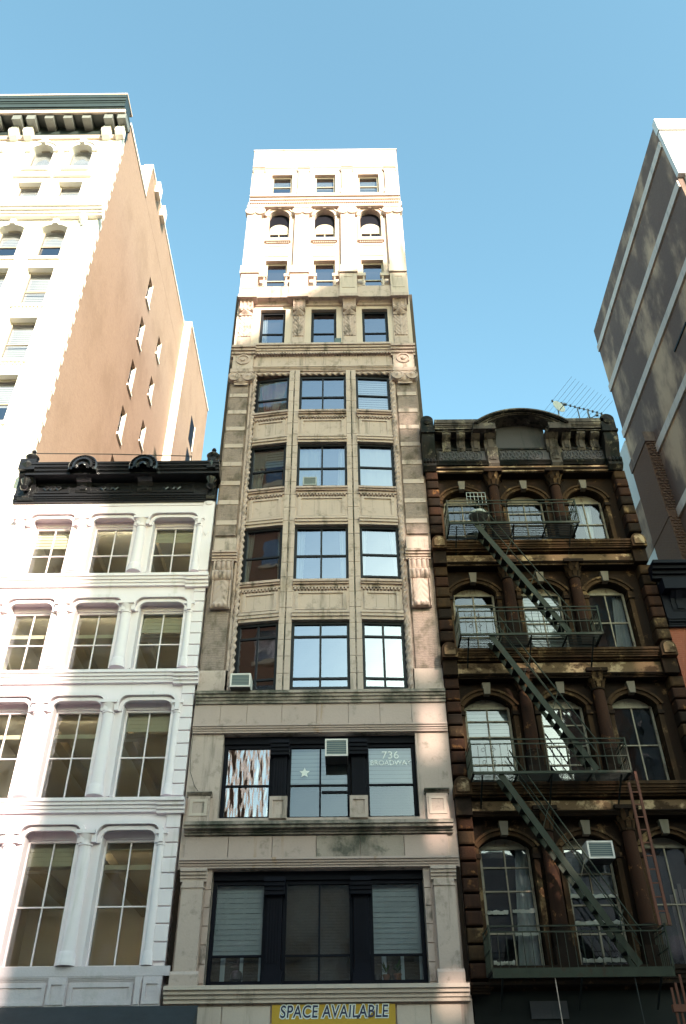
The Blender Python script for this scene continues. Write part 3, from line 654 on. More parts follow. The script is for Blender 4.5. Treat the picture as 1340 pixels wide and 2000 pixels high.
for j, (a, b) in enumerate(((-4.52, -3.85), (-2.16, -1.54), (.05, .71), (2.26, 2.96))):
    xc = (a + b) / 2
    p = .5; zz = lambda z: PZ(z, p)
    ax, bx = PX(a, .3), PX(b, .3)
    con = M().prof(ax + .04, bx - .04, [(.01, 31.0), (-.14, 31.0), (-.26, 31.05), (-.30, 31.18), (-.24, 31.32), (-.26, 31.5), (-.36, 31.68), (-.42, 31.78), (-.42, 31.86), (.01, 31.86)][::-1]).build('scroll_bracket', 'lime_orn', C, smooth=True)
    m = M()
    for k in range(4):
        q = ax + .08 + (bx - ax - .16) * k / 3.0
        m.prof(q - .03, q + .03, [(-.2, 31.1), (-.30, 31.08), (-.335, 31.2), (-.28, 31.34), (-.30, 31.5), (-.40, 31.7), (-.44, 31.78), (-.3, 31.78)][::-1])
    m.build('bracket_ribs', 'lime_orn', con)
    M().relief(ax + .05, bx - .05, 30.85, 31.2, -.14, lambda u, v: .2 * max(0, 1 - math.hypot((u - .5) * 2.2, (v - .45) * 2.4)), 14, 10).build('acanthus_tip', 'lime_orn', con, smooth=True)
    M().relief(ax + .04, bx - .04, 29.5, 31.0, -.05, leaf_fn(.10), 26, 40).build('leaf_panel', 'lime_orn', con, smooth=True)
    M().box(ax + .03, bx - .03, -.06, .01, 28.93, 30.99).build('bracket_back', 'lime', con)
    pe = (-4.6, -2.36, -.085, 2.23)[j], (-3.76, -1.45, .785, 3.04)[j]
    M().box(PX(pe[0], .52), PX(pe[1], .52), -.52, .01, PZ(32.32, .52), PZ(32.52, .52)).build('bracket_cap', 'lime', con)
    ped = M().box(PX(pe[0] + .04, .48), PX(pe[1] - .04, .48), -.48, .01, PZ(32.5, .48), PZ(33.95, .48)).build('pedestal', 'lime_clean', C)
    M().wall(PX(pe[0] + .14, .48), PX(pe[1] - .14, .48), PZ(32.9, .48), PZ(33.8, .48), [(PX(pe[0] + .24, .48), PX(pe[1] - .24, .48), PZ(33.02, .48), PZ(33.68, .48))], -.5, -.48).build('panel_frame', 'lime_clean', ped)
    moulding(PX(pe[0], .55), PX(pe[1], .55), PZ(33.93, .55), PZ(34.15, .55), .55).build('cap', 'lime_clean', ped)
    # giant pilaster with scroll capital
    q0, q1 = xc - .34, xc + .34
    sh = M().box(q0, q1, -.2, .01, 33.8, 38.7).build('pilaster', 'lime_clean', C)
    M().box(q0 - .06, q1 + .06, -.26, .01, 33.7, 34.25).build('base', 'lime_clean', sh)
    ionic(C, PX(xc, .25), .43, PZ(38.75, .25), PZ(39.5, .25), .3, 'lime_clean')
    # top-storey pilaster
    tp = M().box(xc - .27, xc + .27, -.12, .01, 40.5, 42.6).build('pilaster', 'lime_clean', C)
    moulding(xc - .33, xc + .33, 42.55, 42.85, .2).build('capital', 'lime_clean', tp)
    M().box(xc - .32, xc + .32, -.16, .01, 40.3, 40.75).build('base', 'lime_clean', tp)
M().box(PX(XL - .05, .3), PX(XR + .05, .3), -.28, .01, PZ(39.48, .3), PZ(39.82, .3)).build('entablature', 'lime_clean', C)
moulding(PX(XL, .42), PX(XR, .42), PZ(39.85, .42), PZ(40.55, .42), .42).build('cornice', 'lime_clean', C)
dentils(C, XL + .1, XR - .1, PZ(39.78, .35), PZ(39.92, .35), -.36, -.1, .11, 'lime_clean')

# things of the middle building
ac_unit('large pale air conditioner on the ledge at the lower left bay window', PX(-3.55, .5), PX(-2.92, .5), 13.03, 13.47, -.5, .1)
ac_unit('pale air conditioner poking from top of the dark-framed third-floor window', PX(-.60, .42), PX(.07, .42), PZ(11.04, .42), PZ(11.56, .42), -.42, .28)
ac_unit('small grey air conditioner low in the middle bay window', PX(-1.47, .3), PX(-.96, .3), PZ(21.33, .3), PZ(21.72, .3), -.3, .05, 'galv')
b = M().box(-1.45, -1.4, -.25, .0, 20.98, 21.05).box(-1.0, -.95, -.25, 0, 20.98, 21.05).box(-1.24, -1.18, -.2, -.1, 20.9, 21.34).box(-1.46, -.95, -.24, -.18, 21.2, 21.25).build('support_bracket', 'galv')
tag(b, 'pale metal support under the small grey air conditioner', 'bracket')
tag(M().box(-.28, .0, -.2, .1, 28.93, 29.22).build('vent_fan', 'ac_dark'), 'little dark fan box on the sill right of the middle seventh-storey window', 'fan box')
sg = thing('banner', 'mustard banner reading SPACE AVAILABLE below the ledge', 'banner', (-.35, -.08, 4.0))
M().box(-1.86, 1.15, -.075, -.055, 3.95, 4.72).build('cloth', 'sign', sg)
text_mesh('lettering_outline', 'SPACE AVAILABLE', .37, 'ink_white', (-.35, -.079, 4.556), sg, .002, .030, .1, .83, 1.08)
text_mesh('lettering', 'SPACE AVAILABLE', .37, 'ink', (-.35, -.085, 4.556), sg, .002, .004, .1, .83, 1.08)
def pot_plant(label, x, y, z, r, h, mat, leaves):
    t = thing('potted_plant', label, 'plant', (x, y, z), 'plants behind the second-floor window')
    M().lathe(x, y, [(r * .7, z), (r, z + h * .8), (r * 1.08, z + h * .8), (r * 1.08, z + h)], 12).build('pot', mat, t, smooth=True)
    m = M()
    for k in range(leaves):
        a = random.uniform(0, 6.28); l = random.uniform(.12, .3); e = random.uniform(.5, 1.3); zz = z + h + random.uniform(0, .12)
        d = Vector((math.cos(a) * math.cos(e), math.sin(a) * math.cos(e) * .4, math.sin(e))); q = Vector((x, y, zz)); s2 = Vector((-math.sin(a), math.cos(a), 0)) * .03
        m.add([q, q + d * l * .5 + s2, q + d * l, q + d * l * .5 - s2], [(0, 1, 2, 3)])
    if leaves: m.build('foliage', 'leaf', t)
pot_plant('small leafy plant in a round pot, left of two behind second-floor glass', .98, .5, 5.29, .09, .15, 'pot', 26)
pot_plant('taller leafy plant in terracotta pot, right of two behind second-floor glass', 1.27, .5, 5.29, .10, .17, 'pot', 34)
tag(M().lathe(-2.85, .5, [(.1, 5.29), (.16, 5.36), (.15, 5.5), (.1, 5.56)], 12).build('bowl', 'pot_dark', smooth=True), 'dark round bowl on the sill behind left second-floor window', 'bowl')
tag(M().lathe(.75, .5, [(.08, 5.29), (.11, 5.36), (.09, 5.44)], 12).build('bowl', 'pot_dark', smooth=True), 'small dark bowl left of the plants on second-floor sill', 'bowl')
tag(M().lathe(1.02, .3, [(.06, 17.13), (.075, 17.25), (.07, 17.3)], 10).build('flowerpot', 'pot', smooth=True), 'tiny red-brown flowerpot in the open right bay window', 'flowerpot')
tag(M().tube([(-4.5, -.03, 12.0), (-4.52, -.05, 11.2), (-4.48, -.06, 10.6), (-4.3, -.08, 10.15), (-4.1, -.1, 9.9), (-3.95, -.12, 9.86)], .008, 5).build('hanging_wire', 'cable'), 'thin dark wire drooping down the left stone pier', 'wire')
# ================================================================== white five-storey cast-iron building on the left
B = thing('white_building', 'white painted cast-iron building with round columns and a glossy black cornice', 'building', (-8.3, 0, 0))
WL, WR = -11.9, -4.62
M().box(WL, WL + .25, .45, 20, 0, 20.6).box(WR - .25, WR, .45, 20, 0, 20.6).box(WL + .25, WR - .25, 19.7, 20, 0, 20.6).build('side_wall', 'side_brick', B)
M().box(WL, WR, .3, 20, 20.6, 20.75).build('roof', 'roof', B)
WINS = ((-10.95, -9.60), (-8.83, -7.42), (-6.70, -5.27))
FL = ((5.60, 8.72), (9.90, 12.58), (13.92, 16.08), (17.53, 19.60))
holes = [(a - .06, b + .06, z0, z1 + .32) for (z0, z1) in FL for (a, b) in WINS]
M().wall(WL, WR, 4.78, 20.75, holes, 0, .6).build('wall', 'white', B)
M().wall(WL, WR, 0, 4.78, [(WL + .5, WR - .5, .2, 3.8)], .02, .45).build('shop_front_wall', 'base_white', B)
window(B, WL + .5, WR - .5, .2, 3.8, .3, 'frame_dark', 'g_clear', cols=(.25, .5, .75), rows=(.7,), name='shop_window')
LV = (4.6, 9.25, 13.25, 16.95, 20.6)
M().box(WL + .26, WR - .26, 9.0, 9.2, 4.6, 20.5).build('interior_wall', 'room_white', B)
M().box(WL + .26, WL + .4, .5, 9, 4.6, 20.5).build('interior_wall', 'room_white', B); M().box(WR - .4, WR - .26, .5, 9, 4.6, 20.5).build('interior_wall', 'room_white', B)
for z in LV[1:]:
    M().box(WL + .4, WR - .4, .61, 9, z - .25, z).build('ceiling', 'room_white', B)
    M().box(WL + .4, WR - .4, .62, .95, z - .62, z - .251).build('ceiling_beam', 'room_white', B)
    for x in (-9.6, -7.2): M().box(x - .18, x + .18, .96, 9, z - .55, z - .251).build('ceiling_beam', 'beam', B)
    cl = thing('added_ceiling_light', 'long light added out of view behind the window beam to brighten the %s office floor' % ('lowest', 'second', 'third', 'top')[LV.index(z) - 1], 'lamp', (-8.2, 1.0, z - .4), 'added office lights')
    M().box(-11.2, -5.3, .952, 1.08, z - .47, z - .44).build('added_light_housing', 'ac', cl); M().box(-11.15, -5.35, .98, 1.05, z - .435, z - .40).build('tube', 'lamp', cl)  # lights added behind the beams to brighten the office ceilings
M().box(WL + .4, WR - .4, .46, 9, 4.35, 4.6).build('floor_slab', 'room_white', B)
def round_head(xc, hw, zb, zt, p, th, mat, par, y1=.01):          # hood: flat top with rounded shoulders
    m = M(); r = .26; n = 6; out = []; inn = []
    path = [(xc - hw, zb)] + [(xc - hw + r - r * math.cos(math.pi / 2 * k / n), zt - r + r * math.sin(math.pi / 2 * k / n)) for k in range(n + 1)] + \
           [(xc + hw - r + r * math.sin(math.pi / 2 * k / n), zt - r + r * math.cos(math.pi / 2 * k / n)) for k in range(n + 1)] + [(xc + hw, zb)]
    cx, cz = xc, (zb + zt) / 2 - .2
    for q, t in zip(path, path[1:]):
        def off(pt):
            nx = max(-1, min(1, (pt[0] - xc) / (hw - r) if abs(pt[0] - xc) > hw - r else 0)); dx = pt[0] - (xc + math.copysign(hw - r, pt[0] - xc)); dz = pt[1] - (zt - r)
            if abs(pt[0] - xc) <= hw - r + 1e-6: return (pt[0], pt[1] + th)
            if pt[1] < zt - r: return (pt[0] + math.copysign(th, pt[0] - xc), pt[1])
            l = math.hypot(dx, dz) or 1; return (pt[0] + dx / l * th, pt[1] + dz / l * th)
        m.poly([q, t, off(t), off(q)], -p, y1)
    return m.build('hood_moulding', mat, par)
for fi, (z0, z1) in enumerate(FL):
    for wi, (a, b) in enumerate(WINS):
        if wi == 0 and fi == 0: pass
        xc, hw = (a + b) / 2, (b - a) / 2
        up = fi in (1, 2) or fi == 0
        window(B, a - .03, b + .03, z0 + .02, z1 + .1, .40, 'frame_white', 'g_clear', cols=(.5,), rows=(.46,) if fi < 3 else (.44,), fw=.07, bw=.035, blind={(3, 0): .35, (2, 2): .3, (1, 2): .22, (0, 1): .2, (3, 2): .25}.get((fi, wi)), blindmat='room_white')
        ht = z1 + .50
        M().box(a - .06, b + .06, .30, .5, z1 + .1, z1 + .32).build('head_board', 'white', B)
        round_head(xc, hw + .14, z1 - .1, ht - .12, .17, .12, 'white', B)
        round_head(xc, hw + .04, z1 - .1, ht - .26, .08, .11, 'white', B)
        for sx in (-1, 1):
            M().box(xc + sx * (hw + .06) - .05, xc + sx * (hw + .06) + .05, -.02, .36, z0 + .02, z1 + .1).build('jamb', 'white', B)
        m = M().box(a - .3, b + .3, .9, 1.2, z1 - .55, z1 - .42) if fi < 3 else None
        if m: m.build('blind_box', 'room_white', B)
    for xcol, rr in ((-9.22, .19), (-7.13, .19), (-11.42, .19), (-5.04, .12)):
        if xcol == -5.04: xcol = -5.07
        zt = z1 + .12
        c = M().lathe(xcol, -.0, [(rr, z0 + .35), (rr * .88, zt - .3)], 20).build('column', 'white', B, smooth=True)
        M().lathe(xcol, -.0, [(rr * 1.28, z0 + .02), (rr * 1.28, z0 + .14), (rr * 1.18, z0 + .2), (rr * 1.22, z0 + .26), (rr, z0 + .35)], 20).build('base', 'white', c, smooth=True)
        M().lathe(xcol, -.0, [(rr * .88, zt - .3), (rr * 1.05, zt - .29), (rr * 1.05, zt - .25), (rr * .9, zt - .24), (rr * .92, zt - .12), (rr * 1.25, zt - .04), (rr * 1.25, zt)], 20).build('capital', 'white', c, smooth=True)
        M().box(xcol - rr * 1.35, xcol + rr * 1.35, -rr * 1.3, .02, zt, zt + .1).build('abacus', 'white', c)
# sill bands with a broken-out end block
for (zb, zt) in ((9.52, 9.90), (13.52, 13.92), (17.10, 17.54)):
    p = .22
    moulding(WL, PX(-5.33, p), PZ(zb, p), PZ(zt, p), p).build('sill_band', 'white', B)
    moulding(PX(-5.36, .32), PX(-4.58, .32), PZ(zb - .02, .32), PZ(zt, .32), .32).build('sill_end_block', 'white', B)
    M().box(-5.02, WR, -.06, .0, zb - .18, zb + .02).build('block', 'white', B)
# quoins at the right edge
def quoins(zs):
    for z, zn in zip(zs[1:], zs): M().rbox(-5.0, WR + .01, -.055, .01, z + .012, zn - .012, .02).build('quoin', 'white', B)
quoins([16.95, 16.71, 16.35, 15.95, 15.56, 15.15, 14.74, 14.34, 13.95]); quoins([13.4, 13.03, 12.64, 12.25, 11.85, 11.45, 11.05, 10.64, 10.25, 9.9])
quoins([9.4, 9.01, 8.62, 8.23, 7.83, 7.43, 7.0, 6.58, 6.15, 5.7])
# ornaments on the top right pilaster
M().box(-5.02, WR + .005, -.04, .01, 17.6, 20.7).build('pilaster', 'white', B)
M().poly([(-4.81, 19.02), (-4.71, 19.2), (-4.81, 19.38), (-4.91, 19.2)], -.07, -.03).build('diamond', 'white', B)
M().lathe(-4.82, 20.55, [(.15, -.03), (.15, -.07), (.10, -.09), (.01, -.1)], 16, 'y', math.pi, 2 * math.pi).build('half_round', 'white', B, smooth=True)
M().lathe(-5.15, 19.75, [(.09, -.03), (.09, -.1), (.04, -.12), (.01, -.12)], 12, 'y').build('rosette', 'white', B, smooth=True)
M().box(WL, -5.05, -.03, .0, 20.42, 20.5).build('frieze_bead', 'white', B)
# dado above the shop
M().box(WL, PX(-4.47, .1), -.10, .02, 5.38, 5.60).build('dado_rail', 'base_white', B)
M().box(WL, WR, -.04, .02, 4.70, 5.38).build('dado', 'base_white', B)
moulding(WL, WR, 5.24, 5.38, .09).build('dado_moulding', 'base_white', B)
for a, b in ((-7.45, -6.98), (-5.29, -5.12), (-5.10, -4.62), (-9.6, -9.15)):
    d = M().box(a, b, -.10, .0, 4.72, 5.36).build('dado_block', 'base_white', B)
    M().wall(a + .02, b - .02, 4.76, 5.3, [(a + .1, b - .1, 4.86, 5.2)], -.13, -.10).build('panel_frame', 'base_white', d)
for a, b in ((-9.1, -7.5), (-6.93, -5.33)): M().wall(a, b, 4.75, 5.22, [(a + .1, b - .1, 4.82, 5.14)], -.07, -.04).build('panel_frame', 'base_white', B)
# ---- glossy black cornice
K = M().box(WL - .02, WR, -.1, .3, 20.66, 22.0).build('cornice', 'black', B)
p = .75
moulding(PX(-11.85, p), PX(-4.62, p), PZ(22.1, p), PZ(22.58, p), p, steps=((0, .55), (.12, .75), (.25, .8), (.32, .86), (.5, .9), (.58, .95), (.8, 1.0))).build('cornice_crown', 'black', K)
M().box(PX(-11.85, .7), PX(-4.62, .7), -.6, .3, PZ(22.05, .7), PZ(22.14, .7)).build('soffit', 'black', K)
moulding(PX(-12.0, .2), PX(-4.64, .2), PZ(20.72, .2), PZ(21.0, .2), .2).build('cornice_foot', 'black', K)
for a, b in ((-11.2, -9.95), (-9.3, -7.7), (-7.05, -5.4)):
    fp = M().wall(a, b, 20.95, 21.4, [(a + .1, b - .1, 21.04, 21.31)], -.14, -.1).build('frieze_panel', 'black', K)
    xc = (a + b) / 2
    for dx in (-.22, 0, .22): M().lathe(xc + dx, 21.17, [(.13, -.10), (.13, -.16), (.07, -.17), (.06, -.13), (.01, -.13)], 4 if dx else 12, 'y').build('diamond_boss', 'black', fp)
    M().box(a, b, -.2, -.1, 21.44, 21.5).build('frieze_bead', 'black', fp)
def console(x0, x1, zb, zt, p, par, mat, name='bracket'):
    h = zt - zb
    o = M().prof(x0, x1, [(.0, zb), (-.16 * p / .7, zb), (-.3 * p, zb + .1 * h), (-.34 * p, zb + .25 * h), (-.28 * p, zb + .4 * h), (-.4 * p, zb + .6 * h), (-.75 * p, zb + .72 * h), (-.9 * p, zb + .82 * h), (-.9 * p, zb + .95 * h), (-p, zb + .96 * h), (-p, zt), (0, zt)][::-1]).build(name, mat, par, smooth=True)
    wd = x1 - x0
    M().prof(x0 + wd * .3, x1 - wd * .3, [(0, zb + .04 * h), (-.38 * p, zb + .12 * h), (-.42 * p, zb + .25 * h), (-.36 * p, zb + .4 * h), (-.48 * p, zb + .6 * h), (-.82 * p, zb + .72 * h), (-.96 * p, zb + .84 * h), (0, zb + .9 * h)][::-1]).build('bracket_rib', mat, o, smooth=True)
    return o
for x in (-9.6, -7.33): console(PX(x - .27, .4), PX(x + .27, .4), 20.98, 21.62, .55, K, 'black')
# round sunburst pediments
for x in (-9.70, -7.44):
    xx = PX(x, .75); zc = PZ(22.3, .75)
    ro = M().lathe(xx, zc, [(.52, -.55), (.52, -.84), (.47, -.88), (.45, -.82), (.38, -.83), (.36, -.90), (.28, -.91), (.26, -.80), (.14, -.80), (.12, -.92), (.06, -.95), (.01, -.95)], 28, 'y', -.35, math.pi + .35).build('round_pediment', 'black', K, smooth=True)
    m = M()
    for k in range(15):
        a = math.pi * (k + .5) / 15; m.box(-.016, .016, -.90, -.8, .37, .46)
        m.v[-8:] = [(xx + X * math.sin(a) + Z * math.cos(a), Y, zc + Z * math.sin(a) - X * math.cos(a)) for X, Y, Z in m.v[-8:]]
    m.build('ray_beads', 'black', ro, kind='stuff')
# corner consoles with pyramid block and urn
for s, (x0, x1) in ((-1, (-12.05, -11.45)), (1, (-5.05, -4.62))):
    q0, q1 = PX(x0, .55), PX(x1, .55) if s < 0 else WR - .0
    e = console(q0, q1, 20.62, 21.75, .6, K, 'black', 'corner_console')
    M().lathe((q0 + q1) / 2, -.42, [(.01, 20.85), (.12, 20.9), (.17, 21.0), (.1, 21.08), (.16, 21.2), (.2, 21.3), (.12, 21.42), (.01, 21.5)], 12).build('scroll', 'black', e, smooth=True)
    bx = M().box(q0, q1, -.72, .2, 21.62, 22.12).build('corner_block', 'black', K); zc = 21.87; xc = (q0 + q1) / 2; hw = (q1 - q0) / 2
    M().add([(xc - hw + .06, -.722, zc), (xc, -.722, zc - .2), (xc + hw - .06, -.722, zc), (xc, -.722, zc + .2), (xc, -.84, zc)], [(0, 1, 4), (1, 2, 4), (2, 3, 4), (3, 0, 4), (3, 2, 1, 0)]).build('pyramid_boss', 'black', bx)
    M().lathe(xc, -.45, [(.1, 22.12), (.06, 22.17), (.1, 22.2), (.22, 22.3), (.25, 22.38), (.18, 22.47), (.06, 22.53), (.04, 22.6), (.09, 22.66), (.06, 22.74), (.01, 22.77)], 16).build('urn', 'black', bx, smooth=True)
# roof rope between the urns and its post
post = (-5.75, .2, 23.0)
tag(M().tube([PXY for PXY in ((-11.45, -.3, 22.75), (-8.6, -.1, 22.85), (-5.75, .2, 22.98))], .018, 6).build('rope', 'cable'), 'taut dark rope strung along the black cornice top', 'rope')
tag(M().tube([(-5.75, .2, 20.74), (-5.75, .2, 23.0)], .02, 6).build('rope_post', 'cable'), 'thin post holding the roof rope near the right urn', 'post')
# dark awning over the shop
aw = thing('awning', 'charcoal canvas shop awning at the bottom left below the white building', 'awning', (-7, -.6, 3.4))
X0, X1 = -12, -3.62
M().prof(X0, X1, [(-.42, 4.68), (-.42, 3.9), (-1.9, 3.3), (-1.95, 3.55)]).build('canvas', 'awning', aw)
M().prof(X0, X1, [(-1.9, 3.3), (-1.95, 3.55), (-1.96, 3.0), (-1.92, 3.0)]).build('valance', 'awning', aw)
m = M()
for x in (-11, -8.5, -6.2, -4.0): m.bar((x, -.4, 3.9), (x, -1.88, 3.32), .04, .04)
m.build('awning_arms', 'fire_dark', aw)
# ================================================================== brownstone building with the fire escape on the right
D = thing('brownstone_building', 'dark weathered brownstone building with arched iron pediment behind the green fire escape', 'building', (6.8, 0, 0))
L, Rr = 3.12, 10.42; OY = .28
back = lambda x, y, z: (x, y + OY, z)
M().box(L, L + .25, .5, 18, 0, 22.3).box(Rr - .25, Rr, .5, 18, 0, 22.3).box(L + .25, Rr - .25, 17.7, 18, 0, 22.3).build('side_wall', 'side_brick', D)
M().box(L, Rr, .3, 18, 22.3, 22.45).build('roof', 'roof', D)
BW = ((3.62, 5.12), (5.92, 7.36), (8.14, 9.52))
BF = ((5.52, 8.45, 8.80), (10.22, 12.62, 13.02), (14.56, 16.72, 17.10), (18.76, 20.66, 21.14))   # sill, spring, crown
holes = [(a, b, z0, zc + .02) for (z0, zs, zc) in BF for (a, b) in BW]
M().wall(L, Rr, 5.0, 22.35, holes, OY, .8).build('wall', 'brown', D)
M().wall(L, Rr, 0, 5.0, [(L + .4, Rr - .4, .3, 4.2)], .25, .5).build('shop_front_wall', 'fire_dark', D)
window(D, L + .4, Rr - .4, .3, 4.2, .4, 'fire_dark', 'g_dim', cols=(.3, .7), rows=(.7,), name='shop_window')
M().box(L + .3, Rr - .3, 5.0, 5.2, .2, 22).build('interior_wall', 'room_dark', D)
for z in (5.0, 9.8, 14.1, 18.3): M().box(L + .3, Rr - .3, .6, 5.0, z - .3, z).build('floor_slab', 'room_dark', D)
for fi, (z0, zs, zc) in enumerate(BF):
    for wi, (a, b) in enumerate(BW):
        xc, hw = (a + b) / 2, (b - a) / 2
        M().spandrel(xc, hw, zs, zc - zs, zc + .025, .004, .5).xf(back).build('arch_head', 'brown', D)
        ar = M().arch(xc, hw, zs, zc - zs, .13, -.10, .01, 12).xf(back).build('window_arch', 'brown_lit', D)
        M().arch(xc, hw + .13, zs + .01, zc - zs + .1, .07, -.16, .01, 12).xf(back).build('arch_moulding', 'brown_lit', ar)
        M().poly([(xc - .09, zc - .04), (xc + .09, zc - .04), (xc + .13, zc + .34), (xc - .13, zc + .34)], -.22, .0).xf(back).build('keystone', 'keyst', ar)
        for sx in (-1, 1):                                      # jamb colonnettes with imposts
            xx = xc + sx * (hw + .06)
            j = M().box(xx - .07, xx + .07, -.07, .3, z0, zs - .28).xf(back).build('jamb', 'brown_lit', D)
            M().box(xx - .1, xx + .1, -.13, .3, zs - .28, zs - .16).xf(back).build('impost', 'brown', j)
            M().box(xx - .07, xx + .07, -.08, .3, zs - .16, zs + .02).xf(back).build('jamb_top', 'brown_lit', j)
        # sash window under the arch
        rows, cols = ((.5,), (.5,))
        if wi == 0: rows, cols = (.28, .62, .82), (.5,)
        if wi == 1: rows, cols = (.27, .5, .76), (.5,)
        gm = 'g_mid' if (fi == 3 or (fi == 2 and wi < 2) or (fi == 1 and wi == 0) or (fi, wi) == (0, 0)) else 'g_brown'
        wo = window(D, a + .05, b - .05, z0, zs + .12, .3 + OY, 'frame_worn', gm, cols=cols, rows=rows, fw=.07, bw=.04, blind=.4 if (fi, wi) in ((1, 0), (0, 1)) else 1 if (fi, wi) == (2, 1) else None,  # full blind in one window added in place of a bright sky reflection
                    curtain=[(.75, .98, .55, .98)] if (fi, wi) in ((2, 2), (0, 0)) else ([(.4, .75, .5, .62)] if (fi, wi) == (3, 2) else None))
        M().spandrel(xc, hw - .05, zs + .11, max(zc - zs - .1, .06), zc + .02, .28, .36).xf(back).build('arch_filler', 'frame_worn', wo)
        M().add([(a, .31, zs + .1), (b, .31, zs + .1), (b, .31, zc + .02), (a, .31, zc + .02)], [(0, 1, 2, 3)]).xf(back).build('transom_panel', 'frame_worn', wo)
    # columns between the windows, with leafy capitals
    for xcol in (5.52, 7.78):
        zt = zc + .62; r = .2
        col = M().lathe(xcol, .08, [(r, z0 + .95), (r * .86, zt - .6)], 20).build('column', 'brown_red', D, smooth=True)
        M().lathe(xcol, .08, [(r * 1.2, z0 + .42), (r * 1.25, z0 + .75), (r * 1.3, z0 + .78), (r * 1.3, z0 + .84), (r * 1.1, z0 + .86), (r * 1.15, z0 + .92), (r, z0 + .95)], 20).build('base', 'brown', col, smooth=True)
        M().box(xcol - .27, xcol + .27, -.2, .3, z0 - .02, z0 + .42).build('plinth', 'brown', col)
        cp = M().lathe(xcol, .08, [(r * .86, zt - .62), (r * 1.05, zt - .6), (r * 1.05, zt - .56), (r * .86, zt - .54), (r * .95, zt - .3), (r * 1.5, zt - .06)], 16).build('capital', 'brown', col, smooth=True)
        m = M()
        for tier, (zz, rr, hh) in enumerate(((zt - .55, .2, .26), (zt - .36, .21, .28))):
            for k in range(8):
                an = 2 * math.pi * (k + .5 * tier) / 8; cs, sn = math.cos(an), math.sin(an)
                pts = []
                for (t, o2, w2) in ((0, 0, .055), (.5, .02, .07), (.85, .075, .06), (1, .13, .03), (.9, .16, .02)):
                    q = rr + o2 + tier * .03
                    pts += [(xcol + q * cs - w2 * sn, 0.08 + q * sn + w2 * cs, zz + hh * t), (xcol + q * cs + w2 * sn, 0.08 + q * sn - w2 * cs, zz + hh * t)]
                m.add(pts, [(2 * i, 2 * i + 1, 2 * i + 3, 2 * i + 2) for i in range(4)])
        m.build('capital_leaves', 'brown_lit', cp, smooth=True, kind='stuff')
        M().box(xcol - .33, xcol + .33, -.26, .3, zt - .07, zt + .04).build('abacus', 'brown', cp)
# horizontal belts
BELT = ((9.86, 10.22, 9.32, 9.66), (14.2, 14.52, 13.52, 13.98), (18.42, 18.76, 17.70, 18.10))
for (zb, zt, f0, f1) in BELT:
    p = .45
    bl = moulding(PX(3.5, p), PX(10.2, p), PZ(zb, p), PZ(zt, p), p, .3, steps=((0, .5), (.15, .72), (.35, .8), (.5, .9), (.75, 1.0))).build('belt_cornice', 'brown_lit', D)
    M().box(PX(3.5, .12), PX(10.05, .12), -.12, .3, PZ(f0, .12), PZ(f1, .12)).build('frieze', 'frieze_pale', bl)
    M().box(3.5, 10.05, .0, .3, PZ(f1, .12), PZ(zb, p)).build('frieze_recess', 'brown', bl)
    moulding(3.52, 10.0, f0 - .1, f0 + .02, .2, .3).build('frieze_foot', 'brown', bl)
    for a, b in ((3.08, 3.58), (10.0, 10.5)):                    # rounded end blocks
        a2, b2 = PX(a, .45), PX(b, .45); xc, hw = (a2 + b2) / 2, (b2 - a2) / 2; zz = PZ(zb, .45)
        m = M(); n = 10
        pts = [(xc - hw, zz)] + [(xc - hw * math.cos(math.pi * k / n), zz + .28 + .24 * math.sin(math.pi * k / n)) for k in range(n + 1)] + [(xc + hw, zz)]
        eb = m.poly(pts[::-1], -.5, .02).build('end_block', 'brown_lit', bl)
        M().poly([(xc + (x - xc) * .7, zz + .06 + (z - zz) * .72) for x, z in pts][::-1], -.56, -.5).build('end_block_boss', 'frieze_pale', eb)
        M().box(a2 + .02, b2 - .02, -.3, .02, zz - .5, zz).build('end_block_foot', 'brown', eb)
# rusticated piers
for (a, b) in ((3.06, 3.50), (9.98, 10.42)):
    for (zb, zt) in ((5.2, 9.25), (10.35, 13.45), (14.7, 17.6), (18.95, 21.8)):
        n = round((zt - zb) / .40); h = (zt - zb) / n
        for k in range(n):
            M().rbox(a + random.uniform(-.01, .01), b, -.13 - random.uniform(0, .02), .3, zb + k * h + .025, zb + (k + 1) * h - .02, .06).build('pier_stone', random.choice(('brown_red', 'brown_red', 'brown', 'brown_lit')), D)
# frieze under the cornice and bottom moulding
M().box(PX(3.08, .15), PX(10.06, .15), -.15, .3, PZ(21.88, .15), PZ(22.14, .15)).build('frieze', 'frieze_pale', D)
moulding(3.1, 10.02, 21.72, 21.9, .2, .3).build('frieze_foot', 'brown', D)
moulding(3.02, 3.5, 4.9, 5.14, .25).build('pier_foot', 'brown', D)
moulding(3.5, 10.4, 5.1, 5.5, .22, .3).build('sill_band', 'brown', D)
# ---- iron cornice
K = M().box(L, Rr, -.06, .3, 22.3, 22.98).box(L, Rr, .12, .3, 22.98, 23.75).build('cornice', 'iron_dk', D)
p = .62
for a, b in ((3.6, 5.42), (8.5, 10.3)):
    moulding(PX(a, p), PX(b, p), PZ(24.1, p), PZ(24.58, p), p, steps=((0, .7), (.12, .85), (.3, .9), (.42, .95), (.62, 1.0))).build('cornice_crown', 'iron_lit', K)
    M().box(PX(a, .5), PX(b, .5), -.5, .3, PZ(24.04, .5), PZ(24.12, .5)).build('soffit', 'iron_dk', K)
